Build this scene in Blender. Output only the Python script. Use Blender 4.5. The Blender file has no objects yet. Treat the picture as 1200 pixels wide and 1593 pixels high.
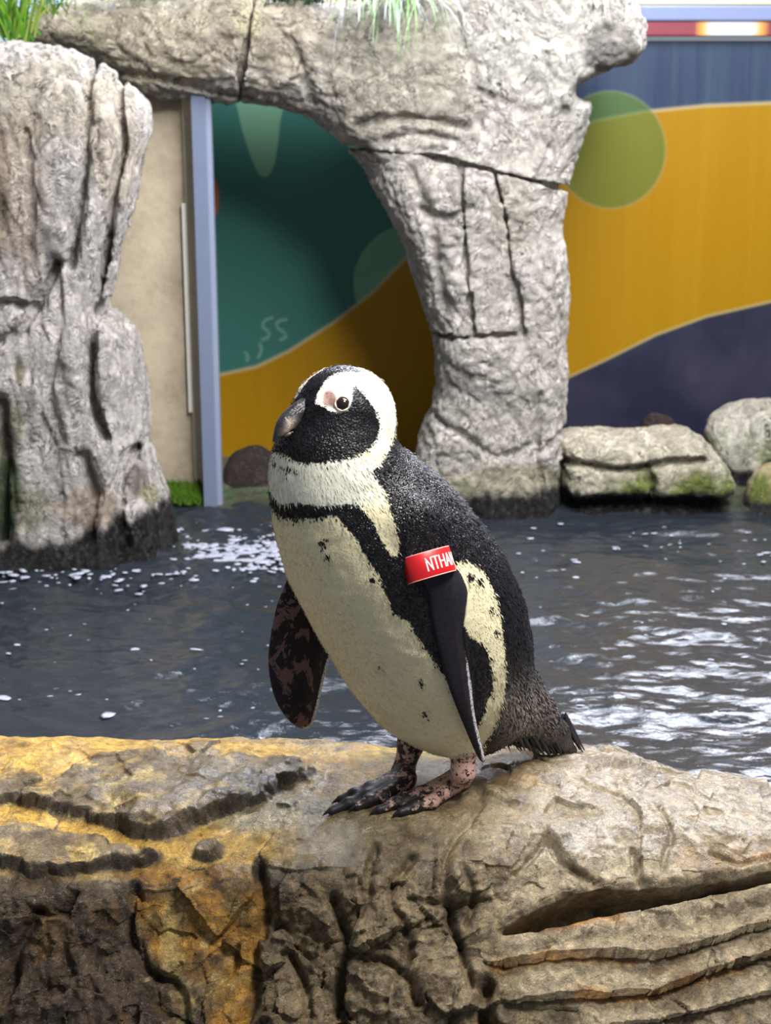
import bpy, bmesh, math, random
import numpy as np
from mathutils import Vector
from mathutils.bvhtree import BVHTree

random.seed(7)
RNG = np.random.default_rng(11)
scene = bpy.context.scene
COL = scene.collection

# ------------------------------------------------------------------ camera
FPX = 2380.0
PITCH = math.radians(15.5)
CAM = np.array([0.0, 0.0, 1.25])
cF = np.array([0, math.cos(PITCH), -math.sin(PITCH)])
cU = np.array([0, math.sin(PITCH), math.cos(PITCH)])
cR = np.array([1.0, 0, 0])
cam_d = bpy.data.cameras.new('camera')
cam_d.sensor_fit = 'HORIZONTAL'
cam_d.sensor_width = 36.0
cam_d.lens = 36.0 * FPX / 1200.0
cam_d.clip_start = 0.05
cam_d.dof.use_dof = True
cam_d.dof.focus_distance = 2.03
cam_d.dof.aperture_fstop = 11.0
cam_o = bpy.data.objects.new('camera', cam_d)
COL.objects.link(cam_o)
cam_o.location = CAM
cam_o.rotation_euler = (math.pi / 2 - PITCH, 0, 0)
scene.camera = cam_o

# ------------------------------------------------------------------ world, lights, exposure
world = bpy.data.worlds.new('world')
scene.world = world
world.use_nodes = True
world.node_tree.nodes['Background'].inputs['Color'].default_value = (0.87, 0.91, 1.0, 1)
world.node_tree.nodes['Background'].inputs['Strength'].default_value = 0.29

def area(name, loc, target, size, energy, color, size_y=None):
    l = bpy.data.lights.new(name, 'AREA')
    l.energy = energy
    l.color = color
    l.size = size
    if size_y:
        l.shape = 'RECTANGLE'
        l.size_y = size_y
    o = bpy.data.objects.new(name, l)
    COL.objects.link(o)
    o.location = loc
    d = Vector(target) - Vector(loc)
    o.rotation_euler = d.to_track_quat('-Z', 'Y').to_euler()
    return o

# ceiling lamps over the walkway and the pool, and the wide daylight opening behind and above the wall that the water on the right mirrors
area('ceiling_lamp_walkway_offscreen', (1.15, 1.05, 3.0), (0.0, 2.3, 0.4), 0.7, 118, (1.0, 0.97, 0.93))
area('ceiling_lamp_pool_offscreen', (0.95, 2.7, 3.1), (-0.2, 4.4, 0.6), 1.5, 230, (1.0, 0.98, 0.97))
area('daylight_window_rear_offscreen', (1.3, 6.2, 3.0), (0.4, 2.6, 0.0), 3.4, 380, (0.84, 0.88, 1.0), 1.5)

scene.view_settings.view_transform = 'Standard'
scene.view_settings.look = 'None'
scene.view_settings.gamma = 1.0
scene.view_settings.use_curve_mapping = False
scene.view_settings.exposure = 0.0

# ------------------------------------------------------------------ helpers: pixels and points
def ray(px, py):
    px = np.asarray(px, float); py = np.asarray(py, float)
    return (cF + ((px - 600.0) / FPX)[..., None] * cR + ((796.5 - py) / FPX)[..., None] * cU)

def PY(px, py, Y):
    d = ray(px, py)
    return CAM + d * (np.asarray(Y, float) / d[..., 1])[..., None]

def PZ(px, py, z):
    d = ray(px, py)
    return CAM + d * ((np.asarray(z, float) - CAM[2]) / d[..., 2])[..., None]

def proj(P):
    v = P - CAM
    w = v @ cF
    return np.stack([600.0 + FPX * (v @ cR) / w, 796.5 - FPX * (v @ cU) / w], -1)

def lin(c):
    c = np.asarray(c, float) / 255.0
    return np.where(c <= 0.04045, c / 12.92, ((c + 0.055) / 1.055) ** 2.4)

def L4(c):
    a = lin(c)
    return (float(a[0]), float(a[1]), float(a[2]), 1.0)

def sstep(a, b, x):
    t = np.clip((x - a) / (b - a), 0, 1)
    return t * t * (3 - 2 * t)

# ------------------------------------------------------------------ helpers: noise
def gnoise(P, seed=0):
    P = np.asarray(P, np.float32)
    fl = np.floor(P)
    Pf = P - fl
    I = fl.astype(np.int32).view(np.uint32)
    u = Pf * Pf * Pf * (Pf * (Pf * 6 - 15) + 10)
    hx = [I[:, 0] * np.uint32(374761393), None]; hx[1] = hx[0] + np.uint32(374761393)
    hy = [I[:, 1] * np.uint32(668265263), None]; hy[1] = hy[0] + np.uint32(668265263)
    hz = [I[:, 2] * np.uint32(1440662683) + np.uint32((seed * 974634777) & 0xffffffff), None]; hz[1] = hz[0] + np.uint32(1440662683)
    out = np.zeros(len(P), np.float32)
    k = np.float32(1 / 511.5)
    for oz in (0, 1):
        wz = u[:, 2] if oz else 1 - u[:, 2]
        for oy in (0, 1):
            wyz = (u[:, 1] if oy else 1 - u[:, 1]) * wz
            hyz = hy[oy] + hz[oz]
            for ox in (0, 1):
                h = hx[ox] + hyz
                h = (h ^ (h >> np.uint32(13))) * np.uint32(1274126177)
                h ^= h >> np.uint32(16)
                g = ((h & np.uint32(1023)) * k - 1) * (Pf[:, 0] - ox)
                g += (((h >> np.uint32(10)) & np.uint32(1023)) * k - 1) * (Pf[:, 1] - oy)
                g += (((h >> np.uint32(20)) & np.uint32(1023)) * k - 1) * (Pf[:, 2] - oz)
                out += g * ((u[:, 0] if ox else 1 - u[:, 0]) * wyz)
    return out

def facets(P, freq, seed=0, tilt=1.0, step=0.5):
    """broken planes: every cell of a jittered lattice tilts its own way (result in cell units)"""
    p = np.asarray(P, np.float32) * np.float32(freq)
    I = np.floor(p).astype(np.int32)
    best = np.full(len(p), 1e9, np.float32); val = np.zeros(len(p), np.float32)
    for dx in (-1, 0, 1):
        for dy in (-1, 0, 1):
            for dz in (-1, 0, 1):
                c = (I + np.array([dx, dy, dz], np.int32)).view(np.uint32)
                h = c[:, 0] * np.uint32(374761393) + c[:, 1] * np.uint32(668265263) + c[:, 2] * np.uint32(1440662683) + np.uint32((seed * 974634777) & 0xffffffff)
                h = (h ^ (h >> np.uint32(13))) * np.uint32(1274126177); h ^= h >> np.uint32(16)
                h2 = h * np.uint32(747796405) + np.uint32(2891336453); h2 ^= h2 >> np.uint32(15)
                k = np.float32(1 / 1023.0); m = np.uint32(1023)
                J = np.stack([(h & m) * k, ((h >> np.uint32(10)) & m) * k, ((h >> np.uint32(20)) & m) * k], 1)
                d = p - (I + np.array([dx, dy, dz], np.int32)) - J
                dd = (d * d).sum(1)
                v = tilt * (((h2 & m) * k - .5) * d[:, 0] + (((h2 >> np.uint32(10)) & m) * k - .5) * d[:, 1] + (((h2 >> np.uint32(20)) & m) * k - .5) * d[:, 2]) \
                    + step * (((h2 >> np.uint32(6)) & m) * k - .5)
                q = dd < best
                best = np.where(q, dd, best); val = np.where(q, v, val)
    return val

def fbm(P, freq, octv=4, seed=0, gain=0.5):
    s = 0; a = 1.0
    for i in range(octv):
        s = s + a * gnoise(P * (freq * 2.03 ** i) + 17.3 * i, seed + i)
        a *= gain
    return s

def ridged(P, freq, octv=4, seed=0, gain=0.5):
    s = 0; a = 1.0
    for i in range(octv):
        s = s + a * (1 - np.abs(gnoise(P * (freq * 2.03 ** i) + 9.1 * i, seed + i)) * 2.2)
        a *= gain
    return s

# ------------------------------------------------------------------ helpers: 2-D shapes in photo coordinates
def catmull(pts, n=6, closed=True):
    p = np.asarray(pts, float)
    m = len(p)
    out = []
    rng = range(m) if closed else range(m - 1)
    for i in rng:
        if closed:
            a, b, c, d = p[(i - 1) % m], p[i], p[(i + 1) % m], p[(i + 2) % m]
        else:
            a, b, c, d = p[max(i - 1, 0)], p[i], p[i + 1], p[min(i + 2, m - 1)]
        for k in range(n):
            t = k / n
            out.append(0.5 * ((2 * b) + (c - a) * t + (2 * a - 5 * b + 4 * c - d) * t * t + (3 * b - a - 3 * c + d) * t ** 3))
    if not closed:
        out.append(p[-1])
    return np.array(out)

def seg_dist(Q, poly, closed):
    best = np.full(len(Q), 1e18)
    m = len(poly)
    for i in range(m if closed else m - 1):
        a = poly[i]; b = poly[(i + 1) % m]
        ab = b - a
        t = np.clip(((Q - a) @ ab) / (ab @ ab + 1e-12), 0, 1)
        d = Q - a - t[:, None] * ab
        best = np.minimum(best, (d * d).sum(1))
    return np.sqrt(best)

def inside(Q, poly):
    c = np.zeros(len(Q), bool)
    m = len(poly)
    for i in range(m):
        x1, y1 = poly[i]; x2, y2 = poly[(i + 1) % m]
        cond = (y1 > Q[:, 1]) != (y2 > Q[:, 1])
        xx = (x2 - x1) * (Q[:, 1] - y1) / ((y2 - y1) if abs(y2 - y1) > 1e-9 else 1e-9) + x1
        c ^= cond & (Q[:, 0] < xx)
    return c

class Field:
    """signed distance (photo pixels) to a polygon, or distance to a polyline, sampled on a grid"""
    def __init__(self, pts, closed=True, smooth=True, step=4.0, margin=140):
        poly = catmull(pts, 6, closed) if smooth else np.asarray(pts, float)
        lo = poly.min(0) - margin; hi = poly.max(0) + margin
        self.lo = lo; self.step = step
        nx, ny = (np.ceil((hi - lo) / step).astype(int) + 1)
        gx, gy = np.meshgrid(lo[0] + step * np.arange(nx), lo[1] + step * np.arange(ny), indexing='ij')
        Q = np.stack([gx.ravel(), gy.ravel()], 1)
        d = seg_dist(Q, poly, closed)
        if closed:
            d = np.where(inside(Q, poly), -d, d)
        self.g = d.reshape(nx, ny)
    def __call__(self, Q):
        nx, ny = self.g.shape
        t = (Q - self.lo) / self.step
        tc = np.clip(t, 0, [nx - 1.001, ny - 1.001])
        extra = np.linalg.norm(t - tc, axis=-1) * self.step
        i = np.floor(tc).astype(int); f = tc - i
        g = self.g
        x, y = i[..., 0], i[..., 1]
        v = (g[x, y] * (1 - f[..., 0]) * (1 - f[..., 1]) + g[x + 1, y] * f[..., 0] * (1 - f[..., 1])
             + g[x, y + 1] * (1 - f[..., 0]) * f[..., 1] + g[x + 1, y + 1] * f[..., 0] * f[..., 1])
        return v + extra

# ------------------------------------------------------------------ helpers: implicit surfaces to meshes
def sample_vol(f, lo, hi, h, margin, blk=8):
    lo = np.asarray(lo, float); hi = np.asarray(hi, float)
    nb = np.ceil((hi - lo) / (h * blk)).astype(int)
    ax = [lo[i] + (np.arange(nb[i]) * blk + (blk - 1) / 2) * h for i in range(3)]
    C = np.stack(np.meshgrid(*ax, indexing='ij'), -1).reshape(-1, 3)
    fc = f(C)
    act = np.abs(fc) < margin + h * blk * 0.9
    vol = np.where(fc < 0, -1.0, 1.0).astype(np.float32).reshape(nb)
    vol = np.repeat(np.repeat(np.repeat(vol, blk, 0), blk, 1), blk, 2)
    idx = np.nonzero(act)[0]
    bi = np.stack(np.unravel_index(idx, nb), 1) * blk
    off = np.stack(np.meshgrid(*[np.arange(blk)] * 3, indexing='ij'), -1).reshape(-1, 3)
    CH = 600
    for s in range(0, len(bi), CH):
        I = (bi[s:s + CH, None, :] + off[None]).reshape(-1, 3)
        vol[I[:, 0], I[:, 1], I[:, 2]] = f(lo + I * h)
    return vol

def nets(vol, lo, h):
    lo = np.asarray(lo, float)
    s = vol < 0
    n = np.array(vol.shape) - 1
    cnt = np.zeros(n, np.int8)
    offs = [(a, b, c) for a in (0, 1) for b in (0, 1) for c in (0, 1)]
    for a, b, c in offs:
        cnt += s[a:a + n[0], b:b + n[1], c:c + n[2]]
    cells = np.stack(np.nonzero((cnt > 0) & (cnt < 8)), 1)
    vid = np.full(n, -1, np.int32)
    vid[cells[:, 0], cells[:, 1], cells[:, 2]] = np.arange(len(cells))
    cv = {o: vol[cells[:, 0] + o[0], cells[:, 1] + o[1], cells[:, 2] + o[2]].astype(float) for o in offs}
    acc = np.zeros((len(cells), 3)); k = np.zeros(len(cells))
    for o in offs:
        for a in range(3):
            if o[a] == 0:
                o2 = list(o); o2[a] = 1; o2 = tuple(o2)
                v0, v1 = cv[o], cv[o2]
                m = (v0 < 0) != (v1 < 0)
                t = np.where(m, v0 / np.where(m, v0 - v1, 1), 0)
                p = np.array(o, float)[None] + t[:, None] * (np.array(o2) - np.array(o))[None]
                acc += np.where(m[:, None], p, 0); k += m
    V = lo + h * (cells + acc / k[:, None])
    F = []
    for a in range(3):
        b, c = (a + 1) % 3, (a + 2) % 3
        sl0 = [slice(None)] * 3; sl1 = [slice(None)] * 3
        sl0[a] = slice(0, -1); sl1[a] = slice(1, None)
        e0, e1 = s[tuple(sl0)], s[tuple(sl1)]
        E = np.stack(np.nonzero(e0 != e1), 1)
        ok = (E[:, b] > 0) & (E[:, c] > 0) & (E[:, b] < n[b]) & (E[:, c] < n[c])
        E = E[ok]
        if not len(E):
            continue
        ins = e0[E[:, 0], E[:, 1], E[:, 2]]
        q = []
        for db, dc in ((-1, -1), (0, -1), (0, 0), (-1, 0)):
            T = E.copy(); T[:, b] += db; T[:, c] += dc
            q.append(vid[T[:, 0], T[:, 1], T[:, 2]])
        q = np.stack(q, 1)
        q = np.where(ins[:, None], q, q[:, ::-1])
        F.append(q)
    F = np.concatenate(F)
    F = F[(F >= 0).all(1)]
    return V, F

def make_mesh(name, V, F, attrs=None, smooth=True):
    """V (n,3); F (m,k) array"""
    V = np.ascontiguousarray(V, np.float32); F = np.asarray(F, np.int32)
    me = bpy.data.meshes.new(name)
    me.vertices.add(len(V)); me.vertices.foreach_set('co', V.ravel())
    k = F.shape[1]
    me.loops.add(F.size); me.loops.foreach_set('vertex_index', F.ravel())
    me.polygons.add(len(F)); me.polygons.foreach_set('loop_start', np.arange(0, F.size, k, dtype=np.int32))
    me.update(calc_edges=True)
    if smooth:
        me.polygons.foreach_set('use_smooth', np.ones(len(F), bool))
    for an, a in (attrs or {}).items():
        a = np.asarray(a, np.float32)
        if a.ndim == 1:
            at = me.attributes.new(an, 'FLOAT', 'POINT'); at.data.foreach_set('value', a)
        else:
            at = me.attributes.new(an, 'FLOAT_COLOR', 'POINT')
            at.data.foreach_set('color', np.concatenate([a, np.ones((len(a), 1), np.float32)], 1).ravel())
    return me

def vnormals(V, F):
    n = np.zeros_like(V)
    a, b, c = V[F[:, 0]], V[F[:, 1]], V[F[:, 2]]
    fn = np.cross(b - a, c - a)
    if F.shape[1] == 4:
        fn = fn + np.cross(c - a, V[F[:, 3]] - a)
    for k in range(F.shape[1]):
        np.add.at(n, F[:, k], fn)
    return n / (np.linalg.norm(n, axis=1, keepdims=True) + 1e-12)

def link(name, me, mat=None, parent=None, label=None, cat=None, group=None, kind=None):
    o = bpy.data.objects.new(name, me)
    COL.objects.link(o)
    if mat is not None:
        me.materials.append(mat)
    if parent is not None:
        o.parent = parent
        o.matrix_parent_inverse = parent.matrix_world.inverted() if False else o.matrix_parent_inverse
    if label: o['label'] = label
    if cat: o['category'] = cat
    if group: o['group'] = group
    if kind: o['kind'] = kind
    return o

def empty(name, label, cat, group=None):
    # a thing's root; its parts carry world coordinates, so the root stays at the origin of the place
    o = bpy.data.objects.new(name, None)
    COL.objects.link(o)
    o['label'] = label; o['category'] = cat
    if group: o['group'] = group
    return o

def set_base(root, loc):
    """move a root to the thing's base and keep its parts where they are"""
    root.location = loc
    for ch in root.children:
        ch.location = ch.location - Vector(loc)

# ------------------------------------------------------------------ helpers: materials
class NT:
    def __init__(self, name):
        self.m = bpy.data.materials.new(name)
        self.m.use_nodes = True
        self.t = self.m.node_tree
        self.b = self.t.nodes['Principled BSDF']
        self.tc = self.t.nodes.new('ShaderNodeTexCoord')
    def n(self, typ, **kw):
        nd = self.t.nodes.new('ShaderNode' + typ)
        for k, v in kw.items():
            setattr(nd, k, v)
        return nd
    def l(self, a, b):
        self.t.links.new(a, b)
    def set(self, sock, v):
        if isinstance(v, bpy.types.NodeSocket): self.l(v, sock)
        elif isinstance(v, (tuple, list)): sock.default_value = v if len(v) != 3 or sock.type == 'VECTOR' else (*v, 1)
        else: sock.default_value = v
    def noise(self, scale, detail=4, rough=0.55, dist=0.0, vec=None, stretch=None):
        nd = self.n('TexNoise'); nd.inputs['Scale'].default_value = scale; nd.inputs['Detail'].default_value = detail
        nd.inputs['Roughness'].default_value = rough; nd.inputs['Distortion'].default_value = dist
        v = vec or self.tc.outputs['Object']
        if stretch:
            mp = self.n('Mapping'); mp.inputs['Scale'].default_value = stretch[:3]
            if len(stretch) > 3: mp.inputs['Rotation'].default_value = stretch[3]
            self.l(v, mp.inputs['Vector']); v = mp.outputs['Vector']
        self.l(v, nd.inputs['Vector'])
        return nd.outputs['Fac']
    def voro(self, scale, feature='F1'):
        nd = self.n('TexVoronoi'); nd.feature = feature; nd.inputs['Scale'].default_value = scale
        self.l(self.tc.outputs['Object'], nd.inputs['Vector'])
        return nd.outputs['Distance']
    def math(self, op, a, b=0.0, c=0.0, clamp=False):
        nd = self.n('Math', operation=op, use_clamp=clamp)
        self.set(nd.inputs[0], a); self.set(nd.inputs[1], b); self.set(nd.inputs[2], c)
        return nd.outputs[0]
    def mr(self, v, a, b, c=0.0, d=1.0, smooth=False):
        nd = self.n('MapRange'); nd.clamp = True
        if smooth: nd.interpolation_type = 'SMOOTHSTEP'
        self.set(nd.inputs['Value'], v)
        for k, x in zip(('From Min', 'From Max', 'To Min', 'To Max'), (a, b, c, d)):
            nd.inputs[k].default_value = x
        return nd.outputs['Result']
    def mix(self, fac, a, b, blend='MIX'):
        nd = self.n('Mix', data_type='RGBA', blend_type=blend)
        self.set(nd.inputs[0], fac); self.set(nd.inputs[6], a); self.set(nd.inputs[7], b)
        return nd.outputs[2]
    def attr(self, name, col=False):
        nd = self.n('Attribute'); nd.attribute_name = name
        return nd.outputs['Color'] if col else nd.outputs['Fac']
    def bump(self, h, strength, dist=0.01, prev=None):
        nd = self.n('Bump'); nd.inputs['Strength'].default_value = strength; nd.inputs['Distance'].default_value = dist
        self.l(h, nd.inputs['Height'])
        if prev is not None: self.l(prev, nd.inputs['Normal'])
        return nd.outputs['Normal']
    def out(self, color=None, rough=None, normal=None, **kw):
        if color is not None: self.set(self.b.inputs['Base Color'], color)
        if rough is not None: self.set(self.b.inputs['Roughness'], rough)
        if normal is not None: self.l(normal, self.b.inputs['Normal'])
        for k, v in kw.items():
            self.set(self.b.inputs[k.replace('_', ' ')], v)
        return self.m

def rock_material(name, s=1.0, dry=0.8, wetr=0.16, vein=0.5, contrast=0.55, bump=0.8, fine=1.0, coat=0.0, grit=0.35):
    t = NT(name)
    c = t.attr('Col', True); w = t.attr('wet')
    n1 = t.noise(22 * s, 8, 0.7, 0.8)
    n2 = t.noise(80 * s, 6, 0.75, 1.2)
    n3 = t.noise(9 * s, 8, 0.62, 1.6)
    n4 = t.noise(26 * s, 6, 0.6, 2.2)
    c = t.mix(1.0, c, t.mix(t.mr(n1, 0.32, 0.66), (1 - contrast,) * 3, (1 + contrast * 0.75,) * 3), 'MULTIPLY')
    def ven(n, w_): return t.mr(t.math('ABSOLUTE', t.math('SUBTRACT', n, 0.5)), 0.0, w_, 1.0, 0.0, True)
    v = t.math('MULTIPLY', ven(n3, 0.035), t.mr(n1, 0.38, 0.6))
    v2 = t.math('MULTIPLY', ven(n4, 0.045), t.mr(n3, 0.42, 0.62))
    v = t.math('MAXIMUM', v, t.math('MULTIPLY', v2, 0.8))
    c = t.mix(t.math('MULTIPLY', v, vein), c, L4((40, 36, 36)))
    c = t.mix(t.mr(n2, 0.56, 0.72, 0.0, 0.5 * fine), c, t.mix(0.6, c, (0.8, 0.79, 0.76)))
    c = t.mix(t.mr(n2, 0.28, 0.44, 0.6 * fine, 0.0), c, t.mix(0.75, c, (0.015, 0.013, 0.012)))
    hb = t.math('ADD', t.noise(19 * s, 8, 0.7, 0.8), t.math('MULTIPLY', t.noise(71 * s, 6, 0.75, 1.2), 0.6))
    nr = t.bump(hb, bump, 0.028 / s)
    nr = t.bump(t.noise(240 * s, 3, 0.6), grit, 0.006 / s, nr)
    r = t.math('ADD', t.mr(w, 0, 1, dry, wetr), t.mr(n2, 0.3, 0.7, -0.08, 0.14), 0, True)
    if coat:
        t.l(t.math('MULTIPLY', t.mr(w, 0.35, 0.9), coat), t.b.inputs['Coat Weight']); t.b.inputs['Coat Roughness'].default_value = 0.16
        t.l(t.bump(hb, 0.4, 0.028 / s), t.b.inputs['Coat Normal'])
    return t.out(c, r, nr)

def plain(name, col, rough=0.6, var=0.15, scale=40, bump=0.1, **kw):
    t = NT(name)
    n = t.noise(scale, 5)
    c = t.mix(1.0, L4(col), t.mix(n, (1 - var * 2,) * 3, (1 + var,) * 3), 'MULTIPLY')
    return t.out(c, rough, t.bump(t.noise(scale * 1.37, 5), bump, 0.004), **kw)

def blobs(Q, base, items, wob=None):
    """mineral and growth colouring: each item (cx, cy, rx, ry, colour, strength) lies on base"""
    c = np.repeat(lin(base)[None], len(Q), 0)
    for i, (cx, cy, rx, ry, colr, st) in enumerate(items):
        d = np.sqrt(((Q[:, 0] - cx) / rx) ** 2 + ((Q[:, 1] - cy) / ry) ** 2)
        if wob is not None: d = d + wob * 0.55
        m = (st * (1 - sstep(0.65, 1.15, d)))[:, None]
        c = c * (1 - m) + lin(colr)[None] * m
    return c

def polycol(Q, c, field, colr, st, edge=8, wob=None):
    d = field(Q)
    if wob is not None: d = d + wob * edge * 1.5
    m = (st * (1 - sstep(-edge, edge, d)))[:, None]
    return c * (1 - m) + lin(colr)[None] * m

# ================================================================== the setting: printed back wall
WALL_Y = 5.15
def wall_back():
    nx, nz = 420, 260
    xs = np.linspace(-1.95, 2.1, nx); zs = np.linspace(-0.25, 1.395, nz)
    X, Z = np.meshgrid(xs, zs, indexing='ij')
    V = np.stack([X.ravel(), np.full(X.size, WALL_Y), Z.ravel()], 1)
    Q = proj(V)
    i = np.arange(nx * nz).reshape(nx, nz)
    F = np.stack([i[:-1, :-1], i[1:, :-1], i[1:, 1:], i[:-1, 1:]], -1).reshape(-1, 4)
    yel = Field([(100, 600), (250, 592), (342, 583), (400, 570), (450, 546), (520, 501), (580, 455), (636, 398), (700, 340), (780, 265),
                 (860, 213), (930, 187), (1000, 174), (1100, 164), (1200, 160), (1400, 170), (1600, 200), (1600, 1200), (100, 1200)], True, False)
    navy = Field([(690, 1100), (700, 740), (780, 650), (877, 589), (940, 560), (1020, 520), (1100, 491), (1200, 468), (1400, 430), (1600, 420), (1600, 1100)], True, False)
    finger = Field([(368, 130), (372, 180), (384, 225), (398, 262), (410, 276), (422, 268), (430, 240), (436, 190), (442, 130)])
    ring = Field([(550 + 95 + 95 * math.cos(a), 440 + 92 * math.sin(a)) for a in np.linspace(0, 2 * math.pi, 24, endpoint=False)])
    ring2 = Field([(606 + 68 * math.cos(a), 204 + 70 * math.sin(a)) for a in np.linspace(0, 2 * math.pi, 24, endpoint=False)])
    disc = Field([(950 + 86 * math.cos(a), 233 + 91 * math.sin(a)) for a in np.linspace(0, 2 * math.pi, 24, endpoint=False)])
    orange = Field([(300 + 41 * math.cos(a), 308 + 55 * math.sin(a)) for a in np.linspace(0, 2 * math.pi, 24, endpoint=False)])
    def stroke(p): return Field(p, False, True, 2.0, 60)
    ss = np.minimum.reduce([stroke([(424, 494), (412, 499), (409, 508), (417, 515), (418, 524), (408, 528)])(Q),
                            stroke([(446, 497), (433, 500), (431, 509), (441, 516), (445, 524), (436, 529)])(Q),
                            stroke([(404, 535), (407, 545), (402, 556)])(Q), stroke([(382, 548), (386, 555), (384, 561)])(Q)])
    at = dict(yel=yel(Q), navy=navy(Q), lite=np.minimum(np.minimum(finger(Q), ring(Q)), ring2(Q)), disc=disc(Q), orange=orange(Q), ss=ss,
              right=sstep(640, 900, Q[:, 0]), up=V[:, 2], hx=V[:, 0])
    me = make_mesh('wall_back', V, F, at)
    t = NT('printed_wall')
    A = t.attr
    edge = 2.5
    def m(a, off=0.0): return t.mr(a, off - edge, off + edge, 1.0, 0.0, True)
    streak = t.noise(3.0, 4, 0.6, 0, None, (9, 1, 0.35))
    green = L4((48, 97, 90))
    green = t.mix(m(A('lite')), green, L4((98, 140, 116)))
    blue = t.mix(t.mr(streak, 0.35, 0.65), L4((42, 54, 80)), L4((52, 68, 88)))
    c = t.mix(A('right'), green, blue)
    c = t.mix(m(A('orange')), c, L4((176, 92, 52)))
    yl = t.mix(t.mr(streak, 0.3, 0.7), L4((142, 105, 6)), L4((147, 110, 8)))
    c = t.mix(m(A('yel')), c, yl)
    rim = t.math('MULTIPLY', t.mr(t.math('ABSOLUTE', A('yel')), 0, 5, 0.4, 0), t.math('SUBTRACT', 1.0, m(A('navy'))))
    c = t.mix(rim, c, L4((196, 188, 150)))
    c = t.mix(t.math('MULTIPLY', m(A('disc')), 0.75), c, L4((72, 98, 40)))
    c = t.mix(t.mr(t.math('ABSOLUTE', A('disc')), 0, 4, 0.2, 0), c, L4((140, 146, 110)))
    nv = t.mix(t.mr(t.noise(4, 4), 0.4, 0.7), L4((32, 34, 54)), L4((52, 52, 68)))
    c = t.mix(m(A('navy')), c, nv)
    c = t.mix(t.mr(t.math('ABSOLUTE', t.math('SUBTRACT', A('navy'), -1.0)), 0, 4, 0.5, 0), c, L4((190, 175, 110)))
    c = t.mix(t.mr(A('ss'), 0.5, 4.0, 0.35, 0), c, L4((150, 180, 160)))
    mat = t.out(c, t.mr(streak, 0.3, 0.7, 0.4, 0.5), t.bump(streak, 0.03, 0.01), Specular_IOR_Level=0.2)
    o = link('wall_back', me, mat, kind='structure')
    return o
wall_back()

def box_mesh(name, lo, hi, bev=0.0, seg=2):
    bm = bmesh.new()
    bmesh.ops.create_cube(bm, size=1.0)
    for v in bm.verts:
        v.co = Vector([(lo[i] + hi[i]) / 2 + v.co[i] * (hi[i] - lo[i]) for i in range(3)])
    if bev:
        bmesh.ops.bevel(bm, geom=bm.edges[:], offset=bev, segments=seg, affect='EDGES', profile=0.7)
    me = bpy.data.meshes.new(name)
    bm.to_mesh(me); bm.free()
    return me

# printed rail and plain rails along the top of the printed wall
zt = lambda py, Y=WALL_Y: float(PY(600, py, Y)[2])
rail_lo, rail_hi = zt(56), zt(33)
t = NT('printed_rail')
sx = t.n('SeparateXYZ'); t.l(t.tc.outputs['Object'], sx.inputs[0])
def patch(px, w):
    cx = float(PY(px, 44, WALL_Y)[0])
    return t.mr(t.math('ABSOLUTE', t.math('SUBTRACT', sx.outputs[0], cx)), 0.06, 0.06 + w, 1.0, 0.0)
g = patch(1135, 0.06)
c = t.mix(t.mr(g, 0.0, 0.45), L4((120, 40, 56)), L4((206, 146, 60)))
c = t.mix(t.mr(g, 0.45, 1.0), c, L4((190, 194, 206)))
mat_strip = t.out(c, 0.4)
link('trim_1', box_mesh('trim_1', (-1.95, WALL_Y - 0.04, rail_lo), (2.1, WALL_Y + 0.05, rail_hi), 0.004), mat_strip, kind='structure')
link('trim_2', box_mesh('trim_2', (-1.95, WALL_Y - 0.05, rail_hi), (2.1, WALL_Y + 0.05, zt(9)), 0.006), plain('rail_blue', (116, 130, 168), 0.35, 0.05), kind='structure')
link('trim_3', box_mesh('trim_3', (-1.95, WALL_Y - 0.055, zt(9)), (2.1, WALL_Y + 0.05, zt(-18)), 0.006), plain('rail_cream', (190, 186, 168), 0.5, 0.05), kind='structure')

# pool bottom
me = box_mesh('floor', (-2.6, 1.2, -0.55), (2.6, 5.3, -0.42))
link('floor', me, plain('pool_floor', (40, 48, 56), 0.7), kind='structure')

# low bank behind the pool (the ground the rocks and the wall stand on)
def bank():
    nx, ny = 260, 60
    xs = np.linspace(-2.3, 2.3, nx); t_ = np.linspace(0, 1, ny)
    X, T = np.meshgrid(xs, t_, indexing='ij')
    x = X.ravel(); t = T.ravel()
    Y = np.where(t < 0.3, 4.52 - 0.03 * (t / 0.3 - 0.5), 4.52 + (t - 0.3) / 0.7 * 0.66)
    Z = np.where(t < 0.3, -0.45 + t / 0.3 * 0.455, 0.005 + 0.02 * sstep(0.3, 0.6, t))
    V = np.stack([x, Y, Z], 1)
    n = fbm(V, 9, 3, 5)
    V[:, 2] += np.where(t > 0.2, n * 0.018, 0); V[:, 1] += np.where(t < 0.5, fbm(V, 5, 2, 8) * 0.03, 0)
    i = np.arange(nx * ny).reshape(nx, ny)
    F = np.stack([i[:-1, :-1], i[1:, :-1], i[1:, 1:], i[:-1, 1:]], -1).reshape(-1, 4)
    w = fbm(V, 14, 3, 3)
    base = np.repeat(lin((96, 92, 74))[None], len(V), 0)
    g = sstep(-0.1, 0.35, w)[:, None]
    base = base * (1 - g) + lin((66, 104, 60)) * g
    dk = (1 - sstep(0.0, 0.02, V[:, 2] + 0.01 * w))[:, None]
    base = base * (1 - dk) + lin((30, 44, 34)) * dk
    me = make_mesh('bank', V, F, dict(Col=base, wet=np.full(len(V), 0.5)))
    link('pool_bank', me, MAT_ROCK, kind='structure')
MAT_ROCK = rock_material('weathered_rock', 1.0, 0.85, 0.2, 0.6, 0.5)
MAT_ROCK_FAR = rock_material('pale_carved_rock', 1.0, 0.8, 0.25, 1.0, 0.46, 0.95, 0.9)
bank()

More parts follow.
